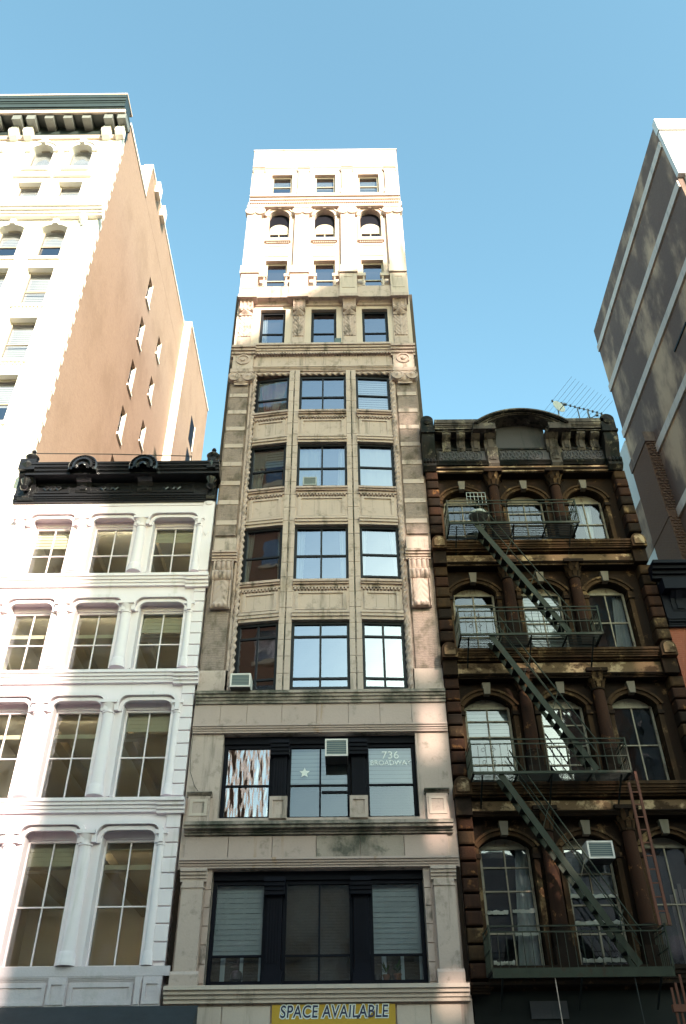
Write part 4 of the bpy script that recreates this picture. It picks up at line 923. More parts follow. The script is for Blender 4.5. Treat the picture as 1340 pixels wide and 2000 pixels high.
# arched pediment
xm, hw = PX(6.95, p), 1.5
for (dr, th_, pp, mm) in ((0, .10, .62, 'iron_lit'), (.10, .08, .70, 'iron_lit'), (.18, .10, .78, 'iron_dk'), (.28, .06, .84, 'iron_lit')):
    M().arch(xm, hw + dr * .9, PZ(24.2, p), .60 + dr * .25, th_, -pp, .0, 22).build('arched_pediment', mm, K, smooth=False)
for sx in (-1, 1): M().box(xm + sx * 1.42 - .42, xm + sx * 1.42 + .42, -.72, 0, PZ(24.06, .7), PZ(24.36, .7)).build('pediment_foot', 'iron_lit', K)
M().box(xm - 1.0, xm + 1.0, .02, .115, 22.99, 24.4).build('tympanum', 'iron_panel', K)
r_ = lambda q: q
for x in (4.0, 4.55, 5.12, 8.6, 9.16, 9.70):
    console(PX(x - .16, .35), PX(x + .16, .35), 22.8, 23.5, .5, K, 'iron_lit')
for x in (5.68, 8.05):
    q = console(PX(x - .23, .35), PX(x + .23, .35), 22.75, 23.6, .58, K, 'iron_lit', 'large_bracket')
    M().prof(PX(x - .2, .2), PX(x + .2, .2), [(0, 22.0), (-.14, 22.0), (-.22, 22.12), (-.16, 22.3), (-.2, 22.75), (-.28, 22.85), (0, 22.9)][::-1]).build('bracket_drop', 'iron_lit', q, smooth=True)
    M().relief(PX(x - .15, .2), PX(x + .15, .2), 22.3, 22.78, -.17, leaf_fn(.07), 14, 18).build('leaf', 'iron_lit', q, smooth=True)
def guilloche(u, v, n):
    best = 0; x = u * n
    for c in range(-1, int(n) + 2):
        for rr in (.62, .28):
            dd = abs(math.hypot(x - c * .62 - .2, (v - .5) * 1.25) - rr)
            best = max(best, 1 - dd / .1)
    return .012 + .045 * max(0, min(1, best)) if .1 < v < .9 else .02
for a, b in ((3.62, 5.42), (5.92, 7.82), (8.28, 10.05)):
    n = (b - a) / .42
    M().relief(PX(a, .1), PX(b, .1), PZ(22.42, .1), PZ(22.96, .1), -.065, lambda u, v, n=n: guilloche(u, v, n), 100, 30).build('interlace_panel', 'iron_panel', K, smooth=True)
    M().wall(PX(a - .06, .1), PX(b + .06, .1), PZ(22.34, .1), PZ(23.02, .1), [(PX(a + .02, .1), PX(b - .02, .1), PZ(22.44, .1), PZ(22.94, .1))], -.13, -.05).build('panel_frame', 'iron_dk', K)
moulding(3.5, 10.0, 22.16, 22.32, .16).build('cornice_foot', 'iron_dk', K)
for a, b in ((3.06, 3.54), (10.04, 10.58)):                        # scrolled corner posts with ball tops
    q = PX(a, .55), PX(b, .55); xc, hw_ = (q[0] + q[1]) / 2, (q[1] - q[0]) / 2
    e = M().prof(q[0], q[1], [(.2, 21.75), (-.2, 21.75), (-.36, 21.9), (-.36, 22.1), (-.26, 22.2), (-.32, 22.5), (-.5, 22.8), (-.58, 23.1), (-.58, 23.35), (.2, 23.35)][::-1]).build('corner_console', 'iron_dk', K, smooth=True)
    for k in range(4): M().lathe(q[0] + (q[1] - q[0]) * (k + .5) / 4, -.36, [(.01, 22.0), (.07, 22.06), (.07, 22.18), (.01, 22.26)], 8).build('gadroon', 'iron_dk', e, smooth=True)
    n = 10; pts = [(q[0], 23.36)] + [(xc - hw_ * math.cos(math.pi * k / n), 23.95 + .24 * math.sin(math.pi * k / n)) for k in range(n + 1)] + [(q[1], 23.36)]
    t = M().poly(pts[::-1], -.62, .1).build('corner_cap', 'iron_dk', e)
    M().lathe(xc, 23.85, [(hw_ * .62, -.62), (hw_ * .62, -.66), (hw_ * .3, -.70), (.01, -.71)], 14, 'y').build('corner_boss', 'iron_dk', t, smooth=True)
    M().box(q[0] - .03, q[1] + .03, -.66, .15, 23.3, 23.4).build('corner_fillet', 'iron_dk', e)
M().box(4.5, 5.42, .2, .24, 4.4, 4.78).build('notice_panel', 'iron_panel', D)

# ---- fire escape
F = thing('fire_escape', 'green iron fire escape zigzagging down the dark brownstone front', 'fire escape', (5.7, -.6, 5.2))
G, GD = 'fire_green', 'fire_dark'
FE = ((5.30, 3.47, 7.82), (10.12, 3.50, 7.86), (14.45, 3.56, 7.93), (18.74, 3.58, 7.98))
for k, (z, a, b) in enumerate(FE):
    m = M(); y0, y1 = -1.04, -.14
    for i in range(9): m.box(a + .02, b - .02, y0 + .06 + i * .1, y0 + .085 + i * .1, z - .03, z - .015)
    pf = m.build('platform_slats', GD, F)
    hf = .2 if k == 0 else .06
    M().box(a, b, y0 - .02, y0 + .03, z - hf, z + .01).build('platform_edge', G, pf)
    m = M().box(a, a + .04, y0 + .03, y1, z - .07, z).box(b - .04, b, y0 + .03, y1, z - .07, z).box(a + .04, b - .04, y1 - .03, y1, z - .07, z)
    for q in (.28, .5, .75): m.box(a + (b - a) * q - .02, a + (b - a) * q + .02, y0 + .03, y1, z - .09, z - .046)
    m.build('platform_beams', GD, pf)
    for q in (.06, .5, .94):
        x = a + (b - a) * q; M().bar((x, -.02, z - .75), (x, y0 + .1, z - .07), .04, .04).build('wall_brace', GD, F)
    top = z + .93; mid = z + .80
    rl = M()
    for zz in ((top, mid, z + .42) if k else (top, mid)): rl.box(a, b, y0 - .015, y0 + .015, zz - .014, zz + .014)
    rl.build('front_rail', G, F)
    m = M(); n = int((b - a) / .2)
    for i in range(n + 1):
        x = a + (b - a) * i / n; m.box(x - .007, x + .007, y0 - .007, y0 + .007, z, mid)
    m.build('front_bars', G, F, kind='stuff')
    for i, x in enumerate((a, b)):
        m = M()
        for zz in (top, mid, z + .42): m.box(x - .012, x + .012, y0, y1 + .1, zz - .014, zz + .014)
        m.build('side_rail', G, F)
        m = M()
        for j in range(7): m.box(x - .009, x + .009, y0 + .03 + j * .14, y0 + .046 + j * .14, z, mid)
        m.build('side_bars', G, F, kind='stuff')
        for j, yy in enumerate((y0, y1)): M().box(x - .022, x + .022, yy - .02, yy + .02, z - .05, top + .03).build('post', G, F)
    if k in (1, 2):                                              # scroll ornament in the left end of the rail
        for xo in (a + .35, a + .62):
            M().tube([(xo + .07 * math.cos(t * .5) * (1 - t * .04), y0 - .01, z + .62 + .07 * math.sin(t * .5) * (1 - t * .04)) for t in range(14)], .008, 5).build('scroll_ornament', GD, F)
            M().tube([(xo + .07 * math.cos(t * .5) * (1 - t * .04), y0 - .01, z + .26 + .07 * math.sin(t * .5) * (1 - t * .04)) for t in range(14)], .008, 5).build('scroll_ornament', GD, F)
    if k == 0: continue
    zl = FE[k - 1][0]; xa, xb = (4.25, 7.05) if k == 1 else (4.5, 6.95)
    P0, P1 = Vector((xa, -.98, z - .03)), Vector((xb, -.98, zl + .05)); dv = P1 - P0
    for yy in (-.98, -.50):
        o = Vector((0, yy + .98, 0)); M().bar(P0 + o, P1 + o, .17 if yy < -.9 else .12, .03).build('stair_stringer', G, F)
    tread = None; n = 15
    for i in range(1, n):
        q = P0 + dv * i / n
        if tread is None: tread = M().box(q.x - .10, q.x + .10, -.96, -.52, q.z - .02, q.z + .01).build('tread', GD, F); q0 = q
        else: inst(tread, q - q0)
    up = Vector((.34, 0, .66))
    hr = M().tube([P0 + up, P1 + Vector((.2, 0, .75))], .02, 6).tube([P0 + up * .55, P1 + Vector((.12, 0, .42))], .012, 6)
    hr.build('handrail', G, F)
    M().tube([P0 + up + Vector((0, .48, 0)), P1 + Vector((.2, .48, .75))], .02, 6).build('handrail', G, F)
    for t in (.08, .33, .6, .86):
        q = P0 + dv * t; M().bar(q, q + up * (1 - t * .2) + Vector((-.04, 0, .04)), .02, .02).build('handrail_post', G, F)
# rust-red drop ladder at the right end of the lower balcony
Ld = thing('drop_ladder', 'rust-red iron drop ladder at the right end of the lowest balconies', 'ladder', (7.85, -1.12, 3.6))
for x, zt in ((7.68, 9.75), (7.92, 10.05)): M().box(x - .035, x + .035, -1.16, -1.11, 6.2, zt).build('ladder_rail', 'rust', Ld)
for k in range(10): M().box(7.71, 7.89, -1.15, -1.13, 6.5 + k * .33, 6.53 + k * .33).build('rung', 'rust', Ld)
for x, zt in ((7.62, 4.85), (7.74, 4.95), (7.88, 5.12)): M().box(x - .025, x + .025, -1.16, -1.12, 3.2, zt).build('guide_rail', 'rust', Ld)
M().box(7.55, 7.95, -1.2, -1.08, 4.35, 4.5).build('counterweight', 'rust', Ld)
# window guard, air conditioner, boards and clutter
wg = thing('window_guard', 'pale square-mesh window guard tipped open over the top left brownstone window', 'window guard', (4.75, -.1, 20.1))
m = M()
for i in range(6): m.box(4.45 + i * .135, 4.465 + i * .135, -.16, -.14, 20.2, 20.75)
for i in range(4): m.box(4.45, 5.14, -.165, -.145, 20.2 + i * .18, 20.215 + i * .18)
m.build('mesh', 'dish', wg)
M().lathe(4.8, -.1, [(.34, 19.7), (.36, 19.75), (.34, 19.8)], 20).build('hoop', 'dish', wg)
ac_unit('white boxy air conditioner high in the lower middle brownstone window', PX(6.56, .35), PX(7.27, .35), PZ(8.10, .35), PZ(8.56, .35), -.35, .3, 'ac')
for i in range(5):
    x = 8.75 + i * .13; z1 = 7.6 - .14 * abs(i - 2)
    tag(M().box(x, x + .09, .68, .72, 5.6, z1).build('board', 'lime_clean'), 'pale upright board inside the lower right brownstone window, %s from the left' % ('first', 'second', 'third', 'fourth', 'fifth')[i], 'board', 'boards in the lower right window')
tag(M().box(8.35, 8.6, .62, .68, 6.55, 6.85).build('cardboard_box', 'sign'), 'small mustard box inside the lower right brownstone window', 'box')
def snow(x0, x1, z, y):                                           # crumpled white plastic along the sills
    m = M(); n = 16; vs = []
    for k in range(n + 1):
        x = x0 + (x1 - x0) * k / n
        for j in range(5):
            a = math.pi * j / 4; r = .045 + .03 * random.random(); vs.append((x, y - r * math.cos(a - math.pi / 2) - .02 * random.random(), z + r * math.sin(a) * 1.3 + random.uniform(0, .03)))
    return m.add(vs, [(k * 5 + j, k * 5 + j + 1, k * 5 + j + 6, k * 5 + j + 5) for k in range(n) for j in range(4)])
for (x0, x1, z, lab) in ((3.75, 4.3, 5.62, 'crumpled white plastic at the foot of lower left brownstone window'), (3.72, 4.28, 6.82, 'crumpled white plastic on the mid rail left side of lower left window'), (4.4, 5.0, 6.85, 'crumpled white plastic on the mid rail right side of lower left window'),
                         (4.4, 5.0, 6.3, 'white plastic roll on the low rail of the lower left window'), (6.05, 7.2, 5.66, 'crumpled white plastic heaped at the foot of lower middle window'), (6.0, 7.25, 6.55, 'white plastic drape on the low rail of lower middle window'), (6.0, 7.25, 7.2, 'white plastic drape on the middle rail of lower middle window')):
    tag(snow(x0, x1, z, .5).build('plastic_sheet', 'blind', smooth=True), lab, 'plastic sheet')
for x, lab in ((4.95, 'thin pale cord hanging below the lowest balcony, left one'), (6.85, 'thin dark cord hanging below the lowest balcony, right one')):
    tag(M().tube([(x, -1.0, 5.1), (x + .05, -1.0, 3.0)], .012, 5).build('cord', 'lime' if x < 5 else 'cable'), lab, 'cord')
# dishes and aerial on the roof
def dish(label, x, y, z, r, yaw, base):
    t = thing('satellite_dish', label, 'satellite dish', (x, y, base), 'roof satellite dishes')
    pts = [(r * k / 6, .22 * r * (k / 6) ** 2) for k in range(7)]; ax = Vector((math.sin(yaw) * .95, -math.cos(yaw) * .95, .05)).normalized()
    q = ax.to_track_quat('Z', 'Y'); m = M().lathe(0, 0, pts[1:] + [(r, .25 * r), (r * .9, .25 * r), (r * .15, .05 * r)], 20)
    m.v = [tuple(q @ Vector(v) + Vector((x, y, z))) for v in m.v]; m.build('reflector', 'dish', t, smooth=True)
    M().tube([(x, y + .08, base), (x, y + .08, z - .05)], .025, 6).build('mast', 'dish', t)
    e = Vector((x, y, z)) + ax * r * 1.2 - Vector((0, 0, r * .55)); lo = q @ Vector((0, -r, .25 * r)) + Vector((x, y, z))
    M().tube([(x, y + .05, z - r * .6), tuple(e)], .018, 6).build('feed_arm', 'alu', t); M().box(e.x - .05, e.x + .05, e.y - .05, e.y + .05, e.z - .04, e.z + .05).build('feed_horn', 'alu', t)
dish('large grey satellite dish on the brownstone roof beside the aerial', 9.08, 1.5, 26.66, .31, .45, 22.45)
dish('small satellite dish seen edge on at brownstone roof right', 10.24, 1.5, 26.2, .3, 1.15, 22.45)
at = thing('tv_aerial', 'many-armed television aerial above the right end of the brownstone roof', 'aerial', (10.0, 2.0, 22.45))
A0, A1 = Vector((8.97, 1.7, 27.25)), Vector((11.3, 2.6, 27.35)); dv = (A1 - A0); per = Vector((-dv.y, dv.x, 0)).normalized()
M().tube([A0, A1], .015, 6).build('boom', 'alu', at); M().tube([(A0 + dv * .5), (A0 + dv * .5) - Vector((0, 0, 4.8))], .025, 6).build('mast', 'alu', at)
for k in range(12):
    q = A0 + dv * k / 11; l = 1.5 - .06 * k; M().tube([q - per * l, q + per * l * .55], .006, 5).build('element', 'alu', at)
    M().box(q.x - .03, q.x + .03, q.y - .03, q.y + .03, q.z - .05, q.z + .05).build('clamp', 'cable', at)
# ================================================================== tall white-fronted tower behind the left
T = thing('tower_building', 'tall building with cream front, tan brick side and dark bracketed cornice at upper left', 'building', (-20, 0, 0))
TR, TL = -11.93, -30.6
COLS = [(-13.9 - 5.1 * k - d) for k in range(3) for d in (0, 2.1)]
rows = [(43.15, 44.5, 'arch'), (39.6, 41.9, 'flat'), (35.4, 37.75, 'seg'), (31.9, 34.62, 'flat'), (28.3, 31.02, 'flat'), (24.7, 27.4, 'flat'), (21.1, 23.8, 'flat'), (17.5, 20.2, 'flat'), (13.9, 16.6, 'flat'), (10.3, 13.0, 'flat'), (6.7, 9.4, 'flat')]
holes = [(x - .62, x + .62, z0, z1 + (.95 if k == 'arch' else .28 if k == 'seg' else 0)) for x in COLS for (z0, z1, k) in rows]
M().wall(TL, TR, 0, 46.6, holes, 0, .5).build('front_wall', 'tower_white', T)
# brick side with window openings (built in the y-z plane)
SW = [(8.7, 9.5, z, z + 2.1) for z in (20.5, 24.7, 28.7, 32.3, 36.0, 39.8, 43.6)] + [(12.5, 13.3, z, z + 1.7) for z in (31.3, 35.3, 39.1, 42.9)]
m = M().wall(.5, 18, 0, 48.6, SW, 0, .4)
m.xf(lambda x, y, z: (TR - y, x, z)); m.build('side_wall', 'tan_brick', T)
M().box(TL, TR - .4, 17.6, 18, 0, 48.6).build('rear_wall', 'tan_brick', T)
M().box(TL, TR - .01, .5, 18, 48.6, 48.75).build('roof', 'roof', T)
M().box(TR - .42, TR + .06, .5, 5.0, 48.62, 48.85).build('coping', 'tower_white', T)
ph = M().box(TL + 2, TR, 5.0, 17.9, 48.62, 52.0).build('penthouse', 'tan_brick', T)
M().box(TL + 2, TR + .03, 4.92, 5.0, 48.62, 52.05).build('penthouse_front', 'tower_white', ph)
M().box(TR - .5, TR + .06, 4.9, 17.9, 52.0, 52.16).build('coping', 'tower_white', ph)
for y in (6.2, 7.9): M().box(TR, TR + .28, y, y + .7, 51.2, 52.3).build('vent_hood', 'tower_white', ph)
wg = M().box(-22, -11.42, 17.9, 27.3, 0, 52.3).build('rear_wing', 'tan_brick', T)
M().box(-22, -11.38, 17.84, 17.9, 0, 52.35).build('wing_front', 'tower_white', wg)
M().box(-12.5, -11.36, 17.84, 27.3, 52.3, 52.5).build('coping', 'tower_white', wg)
for (y0, y1, z0, z1) in SW:
    y = (TR - .22)
    wo = M().box(y - .03, y + .03, y0, y0 + .07, z0, z1).box(y - .03, y + .03, y1 - .07, y1, z0, z1).box(y - .03, y + .03, y0 + .07, y1 - .07, z0, z0 + .07).box(y - .03, y + .03, y0 + .07, y1 - .07, z1 - .07, z1).box(y - .03, y + .03, y0 + .07, y1 - .07, (z0 + z1) / 2 - .03, (z0 + z1) / 2 + .03).build('window', 'frame_dark', T)
    M().add([(y, y0, z0), (y, y1, z0), (y, y1, z1), (y, y0, z1)], [(0, 1, 2, 3)]).build('pane', 'g_low', wo)
    M().box(TR - .2, TR + .1, y0 - .08, y1 + .08, z0 - .14, z0).build('sill', 'tower_white', wo)
    M().box(TR - .24, TR + .012, y1 - .02, y1 + .1, z0, z1 + .12).build('pale_jamb', 'tower_white', wo)
for (y0, y1, z0, z1) in ((22.0, 23.4, 44.2, 46.6), (22.0, 23.4, 41.0, 43.4)):
    M().box(-11.425, -11.40, y0, y1, z0, z1).build('wing_window', 'navy', wg); M().box(-11.43, -11.35, y1, y1 + .12, z0, z1 + .1).build('pale_jamb', 'tower_white', wg)
# toothed corner stones
for k in range(104):
    z = .1 + k * .445; d = .30 if k % 2 else .62
    if z < 19.5: continue
    M().box(TR - .02, TR + .02, -.03, d, z, z + .435).build('quoin', 'tower_white', T)
M().box(TR - .05, TR + .025, -.025, .3, 0, 46.6).build('corner_return', 'tower_white', T)
wref = {}
for x in COLS:
    for (z0, z1, k) in rows:
        if x < -17 and z1 < 30 or x < -21.5 and z1 < 38: continue
        key = k
        if k == 'arch':
            M().spandrel(x, .62, z1 + .32, .61, z1 + .96, .004, .5).build('arch_head', 'tower_white', T)
            a = M().arch(x, .62, z1 + .32, .61, .2, -.12, .01, 14).build('archivolt', 'tower_white', T); M().arch(x, .82, z1 + .32, .81, .08, -.2, .01, 14).build('arch_moulding', 'tower_white', a)
            M().poly([(x - .1, z1 + .95), (x + .1, z1 + .95), (x + .15, z1 + 1.4), (x - .15, z1 + 1.4)], -.26, .0).build('keystone', 'tower_white', a)
            window(T, x - .62, x + .62, z0, z1 + .95, .3, 'frame_tan', 'g_tower', rows=(.3,), fw=.07, blind=1)
            M().box(x - .72, x + .72, -.16, .01, z0 - .16, z0).build('sill', 'tower_white', T)
        else:
            if k == 'seg':
                M().spandrel(x, .62, z1, .26, z1 + .29, .004, .5).build('arch_head', 'tower_white', T)
                M().box(x - .13, x + .13, -.16, .0, z1 + .26, z1 + .6).build('keystone', 'tower_white', T)
                M().arch(x, .64, z1, .27, .1, -.06, .01, 10).build('arch_moulding', 'tower_white', T)
            window(T, x - .62, x + .62, z0, z1 + (.28 if k == 'seg' else 0), .34, 'frame_tan', 'g_tower', rows=(.48,), fw=.08, blind=random.choice((1, .95, .55)) if k != 'seg' else .4)
            M().box(x - .74, x + .74, -.1, .01, z0 - .18, z0).build('sill', 'tower_white', T)
            if k == 'flat' and z1 < 39:
                dentils(T, x - .66, x + .66, z0 - .3, z0 - .2, -.06, 0, .16, 'tower_white')
                M().wall(x - .62, x + .62, z0 - .85, z0 - .4, [(x - .52, x + .52, z0 - .77, z0 - .48)], -.025, 0).build('panel_frame', 'tower_white', T)
# balcony-like belt at 39-40.5
p = .55
bl = moulding(TL, PX(-11.95, p), PZ(39.35, p), PZ(39.95, p), p).build('belt_cornice', 'tower_white', T)
M().box(TL, PX(-12.05, .5), -.5, .0, PZ(39.95, .5), PZ(40.55, .5)).build('belt_parapet', 'tower_white', bl)
dentils(bl, TL, PX(-12.1, .3), PZ(39.15, .3), PZ(39.4, .3), -.3, 0, .2, 'tower_white')
for k in range(16): M().box(PX(-12.2 - k * .95, .55), PX(-12.1 - k * .95, .55), -.54, -.5, PZ(39.98, .55), PZ(40.5, .55)).build('parapet_post', 'tower_white', bl)
for x in (-12.75, -17.85):
    o = M().lathe(PX(x, .3), -.12, [(.01, PZ(38.2, .2)), (.1, PZ(38.3, .2)), (.06, PZ(38.45, .2)), (.2, PZ(38.6, .2)), (.22, PZ(38.85, .2)), (.12, PZ(38.95, .2)), (.24, PZ(39.1, .2)), (.24, PZ(39.35, .2))], 14).build('pendant', 'tower_white', T, smooth=True)
# main cornice
p = 1.0
cr = M().box(TL, PX(-11.95, .1), -.05, .5, 46.55, 48.6).build('cornice', 'tower_iron', T)
moulding(TL, PX(-12.38, p), PZ(49.65, p), PZ(51.2, p), p, steps=((0, .8), (.15, .84), (.25, .9), (.5, .93), (.62, .97), (.8, 1.0))).build('cornice_crown', 'tower_iron', cr)
M().box(TL, PX(-12.36, p), -p - .01, .3, PZ(51.2, p), PZ(51.36, p)).build('cornice_edge', 'tower_edge', cr)
M().box(TL, PX(-12.2, .9), -.92, -.8, 47.3, 47.62).build('cornice_lip', 'tower_edge', cr)
M().box(TL, PX(-12.2, .9), -.8, .3, 47.32, 47.6).build('soffit', 'tower_iron', cr)
for x in (-14.2, -15.25, -16.3, -19.3, -20.35, -21.4, -24.4, -25.45, -26.5):
    M().box(PX(x - .24, .6), PX(x + .24, .6), -.78, .0, 46.98, 47.3).build('modillion', 'tower_mod', cr)
for x in (-12.2, -12.95, -17.3, -18.1, -22.4, -23.2, -27.5, -28.3):
    q = M().box(PX(x - .24, .6), PX(x + .24, .6), -.82, .0, 46.85, 47.3).build('paired_bracket', 'tower_mod', cr)
    M().box(PX(x - .2, .4), PX(x + .2, .4), -.40, .0, 46.35, 46.85).build('bracket_foot', 'tower_white', q); M().prof(PX(x - .22, .4), PX(x + .22, .4), [(0, 46.0), (-.3, 46.05), (-.5, 46.2), (-.5, 46.5), (0, 46.5)][::-1]).build('bracket_scroll', 'tower_white', q)
M().box(TL, PX(-12.0, .2), -.12, .0, 46.05, 46.4).build('frieze_band', 'tower_edge', cr)
for x in COLS: M().box(x - 1.0, x + 1.0, -.16, 0, 42.3, 42.42).build('string_course', 'tower_white', T)
M().box(TL + .4, TR - .5, 4.0, 4.2, 4, 46).build('interior_wall', 'room', T)
# ================================================================== red brick house and the tall grey building at the right edge
H = thing('red_brick_building', 'low red brick building with black iron cornice at the right edge', 'building', (14, 0, 0))
M().wall(10.48, 17.42, 0, 16.6, [(x, x + 1.1, z, z + 2.1) for x in (11.5, 13.4, 15.3) for z in (4.8, 8.6, 12.2)], .05, .5).build('front_wall', 'red_brick', H)
M().box(10.48, 10.75, .5, 16, 0, 16.6).box(17.2, 17.42, .5, 10, 0, 16.6).box(10.75, 17.2, 9.8, 10, 0, 16.6).build('side_wall', 'dark_brick', H)
M().box(10.48, 17.42, .5, 10, 16.6, 16.75).build('roof', 'roof', H)
for x in (11.5, 13.4, 15.3):
    for z in (4.8, 8.6, 12.2): window(H, x, x + 1.1, z, z + 2.1, .25, 'frame_white', 'g_dim', rows=(.5,), blind=.6)
p = .7
k = M().box(10.45, 17.4, -.12, .4, PZ(15.35, .12), 16.9).build('cornice', 'navy', H)
moulding(PX(10.56, p), 17.4, PZ(17.35, p), PZ(17.85, p), p).build('cornice_crown', 'navy', k)
M().box(10.46, 17.4, -.55, .2, 16.35, 16.75).build('soffit', 'navy', k)
moulding(10.45, 17.4, PZ(15.3, .2), PZ(15.6, .2), .2).build('cornice_foot', 'navy', k)
for x in (10.95, 12.4, 13.9, 15.4, 16.8):
    q = console(x - .25, x + .25, 15.7, 16.5, .5, k, 'navy'); M().relief(x + .3, x + .95, 15.65, 16.3, -.125, lambda u, v: .08 * max(0, 1 - abs(math.hypot((u - .5) * 2, v * 1.6) - .8) * 4), 20, 14).build('arched_panel', 'navy', k, smooth=True)
Gb = thing('grey_brick_building', 'tall grey brown brick building with pale floor bands at the right edge', 'building', (25, 7, 0))
GX = 17.45
M().box(GX, GX + 16, 0.02, 14.5, 0, 46.0).build('side_wall', 'grey_brick', Gb)
M().box(GX - .02, GX + 16, -.25, .03, 41.72, 47.0).build('front_wall', 'stucco', Gb); M().box(GX + .35, GX + 16, -.2, .04, 0, 41.72).build('front_wall', 'stucco', Gb)
M().box(GX - .07, GX + 16, -.35, .05, 45.95, 47.05).build('front_coping', 'stucco', Gb)
M().box(GX, GX + 16, .04, 14.5, 46.0, 46.95).build('parapet', 'grey_brick', Gb)
for z, (a, b) in ((44.85, (.05, 14.52)), (41.0, (.05, 14.52)), (36.95, (.05, 14.52)), (32.5, (.05, 11.0)), (28.0, (.05, 11.0)), (23.5, (.05, 11.0))):
    for c in range(4):
        y0, y1 = a + (b - a) * c / 4, a + (b - a) * (c + 1) / 4
        M().box(GX - .10, GX + .01, y0, y1 - .015, z - .05, z + .50).build('floor_band', 'band', Gb)
w0 = None
for i in range(4):
    for j in range(9):
        if w0 is None: w0 = window(Gb, GX + 1.6, GX + 3.4, 4.2, 6.6, -.22, 'frame_dark', 'g_dim', cols=(.5,), rows=(.6,), blind=.4)
        else: inst_tree(w0, (i * 3.6, 0, j * 4.05))
M().box(GX - .06, GX + .01, 4.0, 5.9, 35.0, 35.12).build('conduit', 'fire_dark', Gb)
M().box(GX - .06, GX + .02, 14.52, 17.2, 0, 36.7).build('rear_strip', 'stucco', Gb)
M().box(GX - .075, GX + .02, 14.53, 17.25, 28.7, 32.2).build('rear_window_band', 'grey_brick', Gb)
ch = thing('brick_chimney', 'stepped brown brick chimney stack against the grey building side', 'chimney', (17.1, 12.6, 16.7))
M().box(16.9, GX - .002, 10.9, 13.6, 16.75, 28.3).build('lower_stack', 'dark_brick', ch)
M().box(16.9, GX - .002, 11.0, 13.6, 28.3, 33.3).build('upper_stack', 'dark_brick', ch)
M().box(16.85, GX - .001, 10.85, 13.7, 33.3, 34.0).build('cap', 'grey_brick', ch); M().box(16.87, GX - .001, 10.86, 13.65, 28.0, 28.4).build('band', 'dark_brick', ch)
m = M()
for j in range(55):
    for i in range(2): m.box(16.93 + i * .26 + (j % 2) * .1, 17.13 + i * .26 + (j % 2) * .1, 10.85, 10.9, 23.4 + j * .18, 23.4 + j * .18 + .09)
m.build('rough_bricks', 'dark_brick', ch, kind='stuff')
# ================================================================== buildings across the street, behind the camera: they throw the shade and stand in the reflections
SX, SZ = math.tan(R(SUN_AZ)), math.tan(R(SUN_EL)) / math.cos(R(SUN_AZ))
def opp(name, label, pts, h, mat, wins, wm='navy'):
    xs = [q[0] for q in pts]; ys = [q[1] for q in pts]
    t = thing(name, label, 'building', (sum(xs) / len(xs), max(ys), 0))
    M().plan(pts, -.1, h).build('wall', mat, t); w0 = None
    for (x, z, y) in wins:
        if w0 is None: w0 = M().box(x, x + 1.4, y, y + .06, z, z + 2.3).build('window', 'g_dim', t); sl = M().box(x - .15, x + 1.55, y, y + .2, z - .25, z - .02).build('sill', 'opp_tan', t); bx, bz = x, z
        else: inst(w0, (x - bx, 0, z - bz)); inst(sl, (x - bx, 0, z - bz))
    return t
def wgrid(x0, x1, y, h, dx=3.0, dz=4.0): return [(x0 + 1 + i * dx, 5 + j * dz, y) for i in range(int((x1 - x0 - 1) / dx)) for j in range(int((h - 6) / dz))]
opp('opposite_or_added_building', 'tall red brown brick building across the street on the left, behind the viewer', [(-24, -26), (-24, -60), (-8.2, -60), (-8.2, -26)], 54, 'opp_brown', wgrid(-24, -8.2, -26, 53))
lt = bpy.data.objects['opposite_or_added_building']
for j in range(11):
    for i in range(7): M().box(-8.2, -8.05, -58 + i * 4.6, -56.4 + i * 4.6, 5 + j * 4.3, 7.6 + j * 4.3).build('side_window', 'navy', lt)
M().box(-8.2, -8.1, -60, -26, 0, 53.5).build('side_wall', 'opp_tan', lt)
opp('opposite_or_added_building', 'low grey building across the street right behind the viewer', [(-7.4, -26.5), (-7.4, -40), (44.0, -40), (44.0, -26.5)], 16, 'galv', wgrid(-7.4, 44.0, -26.5, 16))
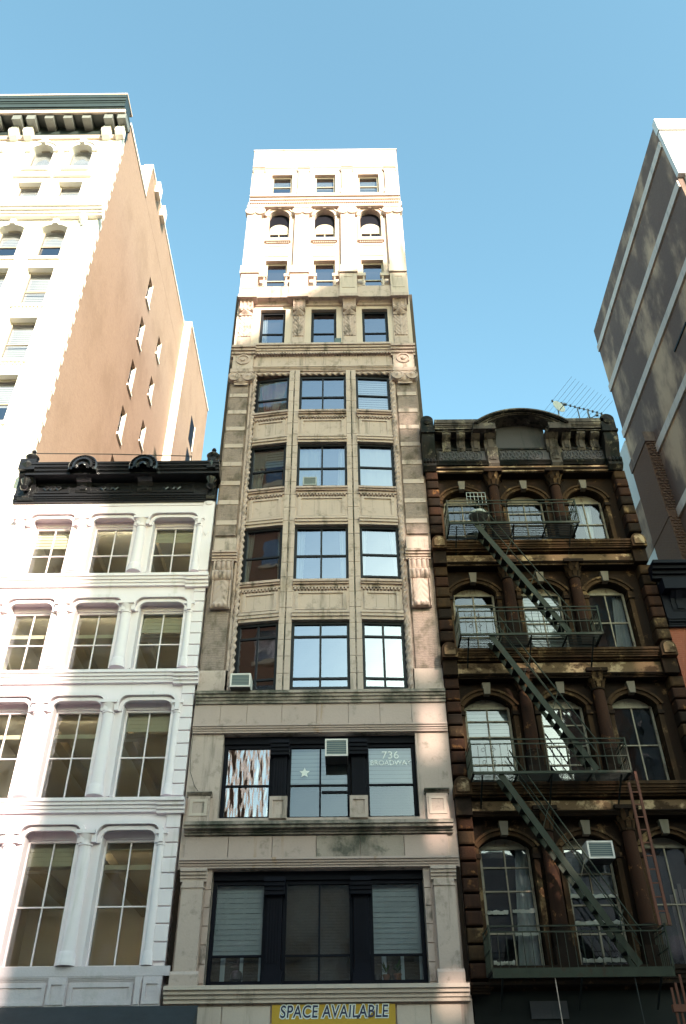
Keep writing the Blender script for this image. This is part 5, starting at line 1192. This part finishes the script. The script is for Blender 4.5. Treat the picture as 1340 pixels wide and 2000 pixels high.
# shadow edges on this side: x = X - SX*Y ; unseen slabs cut with narrow slits, added to shape slivers of sun
def line(X, Y): return (X - SX * Y, Y)
edges = [2.36, 3.27, 5.35, 7.1, 9.2]                              # where each sliver falls on the fronts
gaps = [.34, .36, .3, .3, .3]
opp('opposite_or_added_building', 'deep brick slab, added unseen to shape slivers of sun, on the block behind, to the right, nearest the side street', [(29.5, -60), line(edges[0], -60), line(edges[0], -82.2), (29.5, -82.2)], 61.4, 'opp_brown', [])
nm = ('second', 'third', 'fourth', 'fifth')
for k in range(5):
    a = edges[k] + gaps[k]; b = edges[k + 1] if k < 4 else 17.6
    pts = [line(a, -58), line(b, -58), line(b, -78), line(a, -78)]
    opp('opposite_or_added_building', 'narrow dark slab, added unseen to shape slivers of sun, on the block behind, to the right, %s from the side street' % (nm[k] if k < 4 else 'sixth'), pts, 61.4, 'roof', [])
# unseen boxes added across the slits to break up the slivers of sun
def blocker(X, z0, z1, wdt=.5):
    x, y = line(X, -64); dz = SZ * 64
    o = M().box(x - wdt, x + wdt, y - .4, y + .4, z0 + dz, z1 + dz).build('blocker', 'galv'); return o
blk = {0: ((-20, 4.4), (5.3, 8.3), (9.7, 10.8), (12.8, 13.4), (19.6, 23.8), (25.2, 26.9), (28.4, 45)), 1: ((-20, 8.0), (9.2, 10.9), (12.3, 14.2), (15.0, 18.6), (22.3, 45)),
       2: ((-20, 7.0), (8.3, 12.6), (14.1, 17.4), (18.6, 21.2), (22.6, 45)), 3: ((-20, 9.4), (10.2, 13.4), (14.0, 17.5), (18.4, 21.7), (22.5, 45)), 4: ((-20, 13.3), (14.3, 17.6), (18.3, 21.6), (22.4, 45))}
for k, rs in blk.items():
    X = edges[k] + gaps[k] / 2
    t = thing('slit_blocker', 'unseen boxes added to block parts of the %s sun slit on the block behind' % ('first', 'second', 'third', 'fourth', 'last')[k], 'blocker', (*line(X, -64), 0))
    for (z0, z1) in rs:
        o = blocker(X, z0, min(z1, 61.2 - SZ * 64)) if z1 > z0 else None
        o.parent = t; o.location = W(o) - W(t)
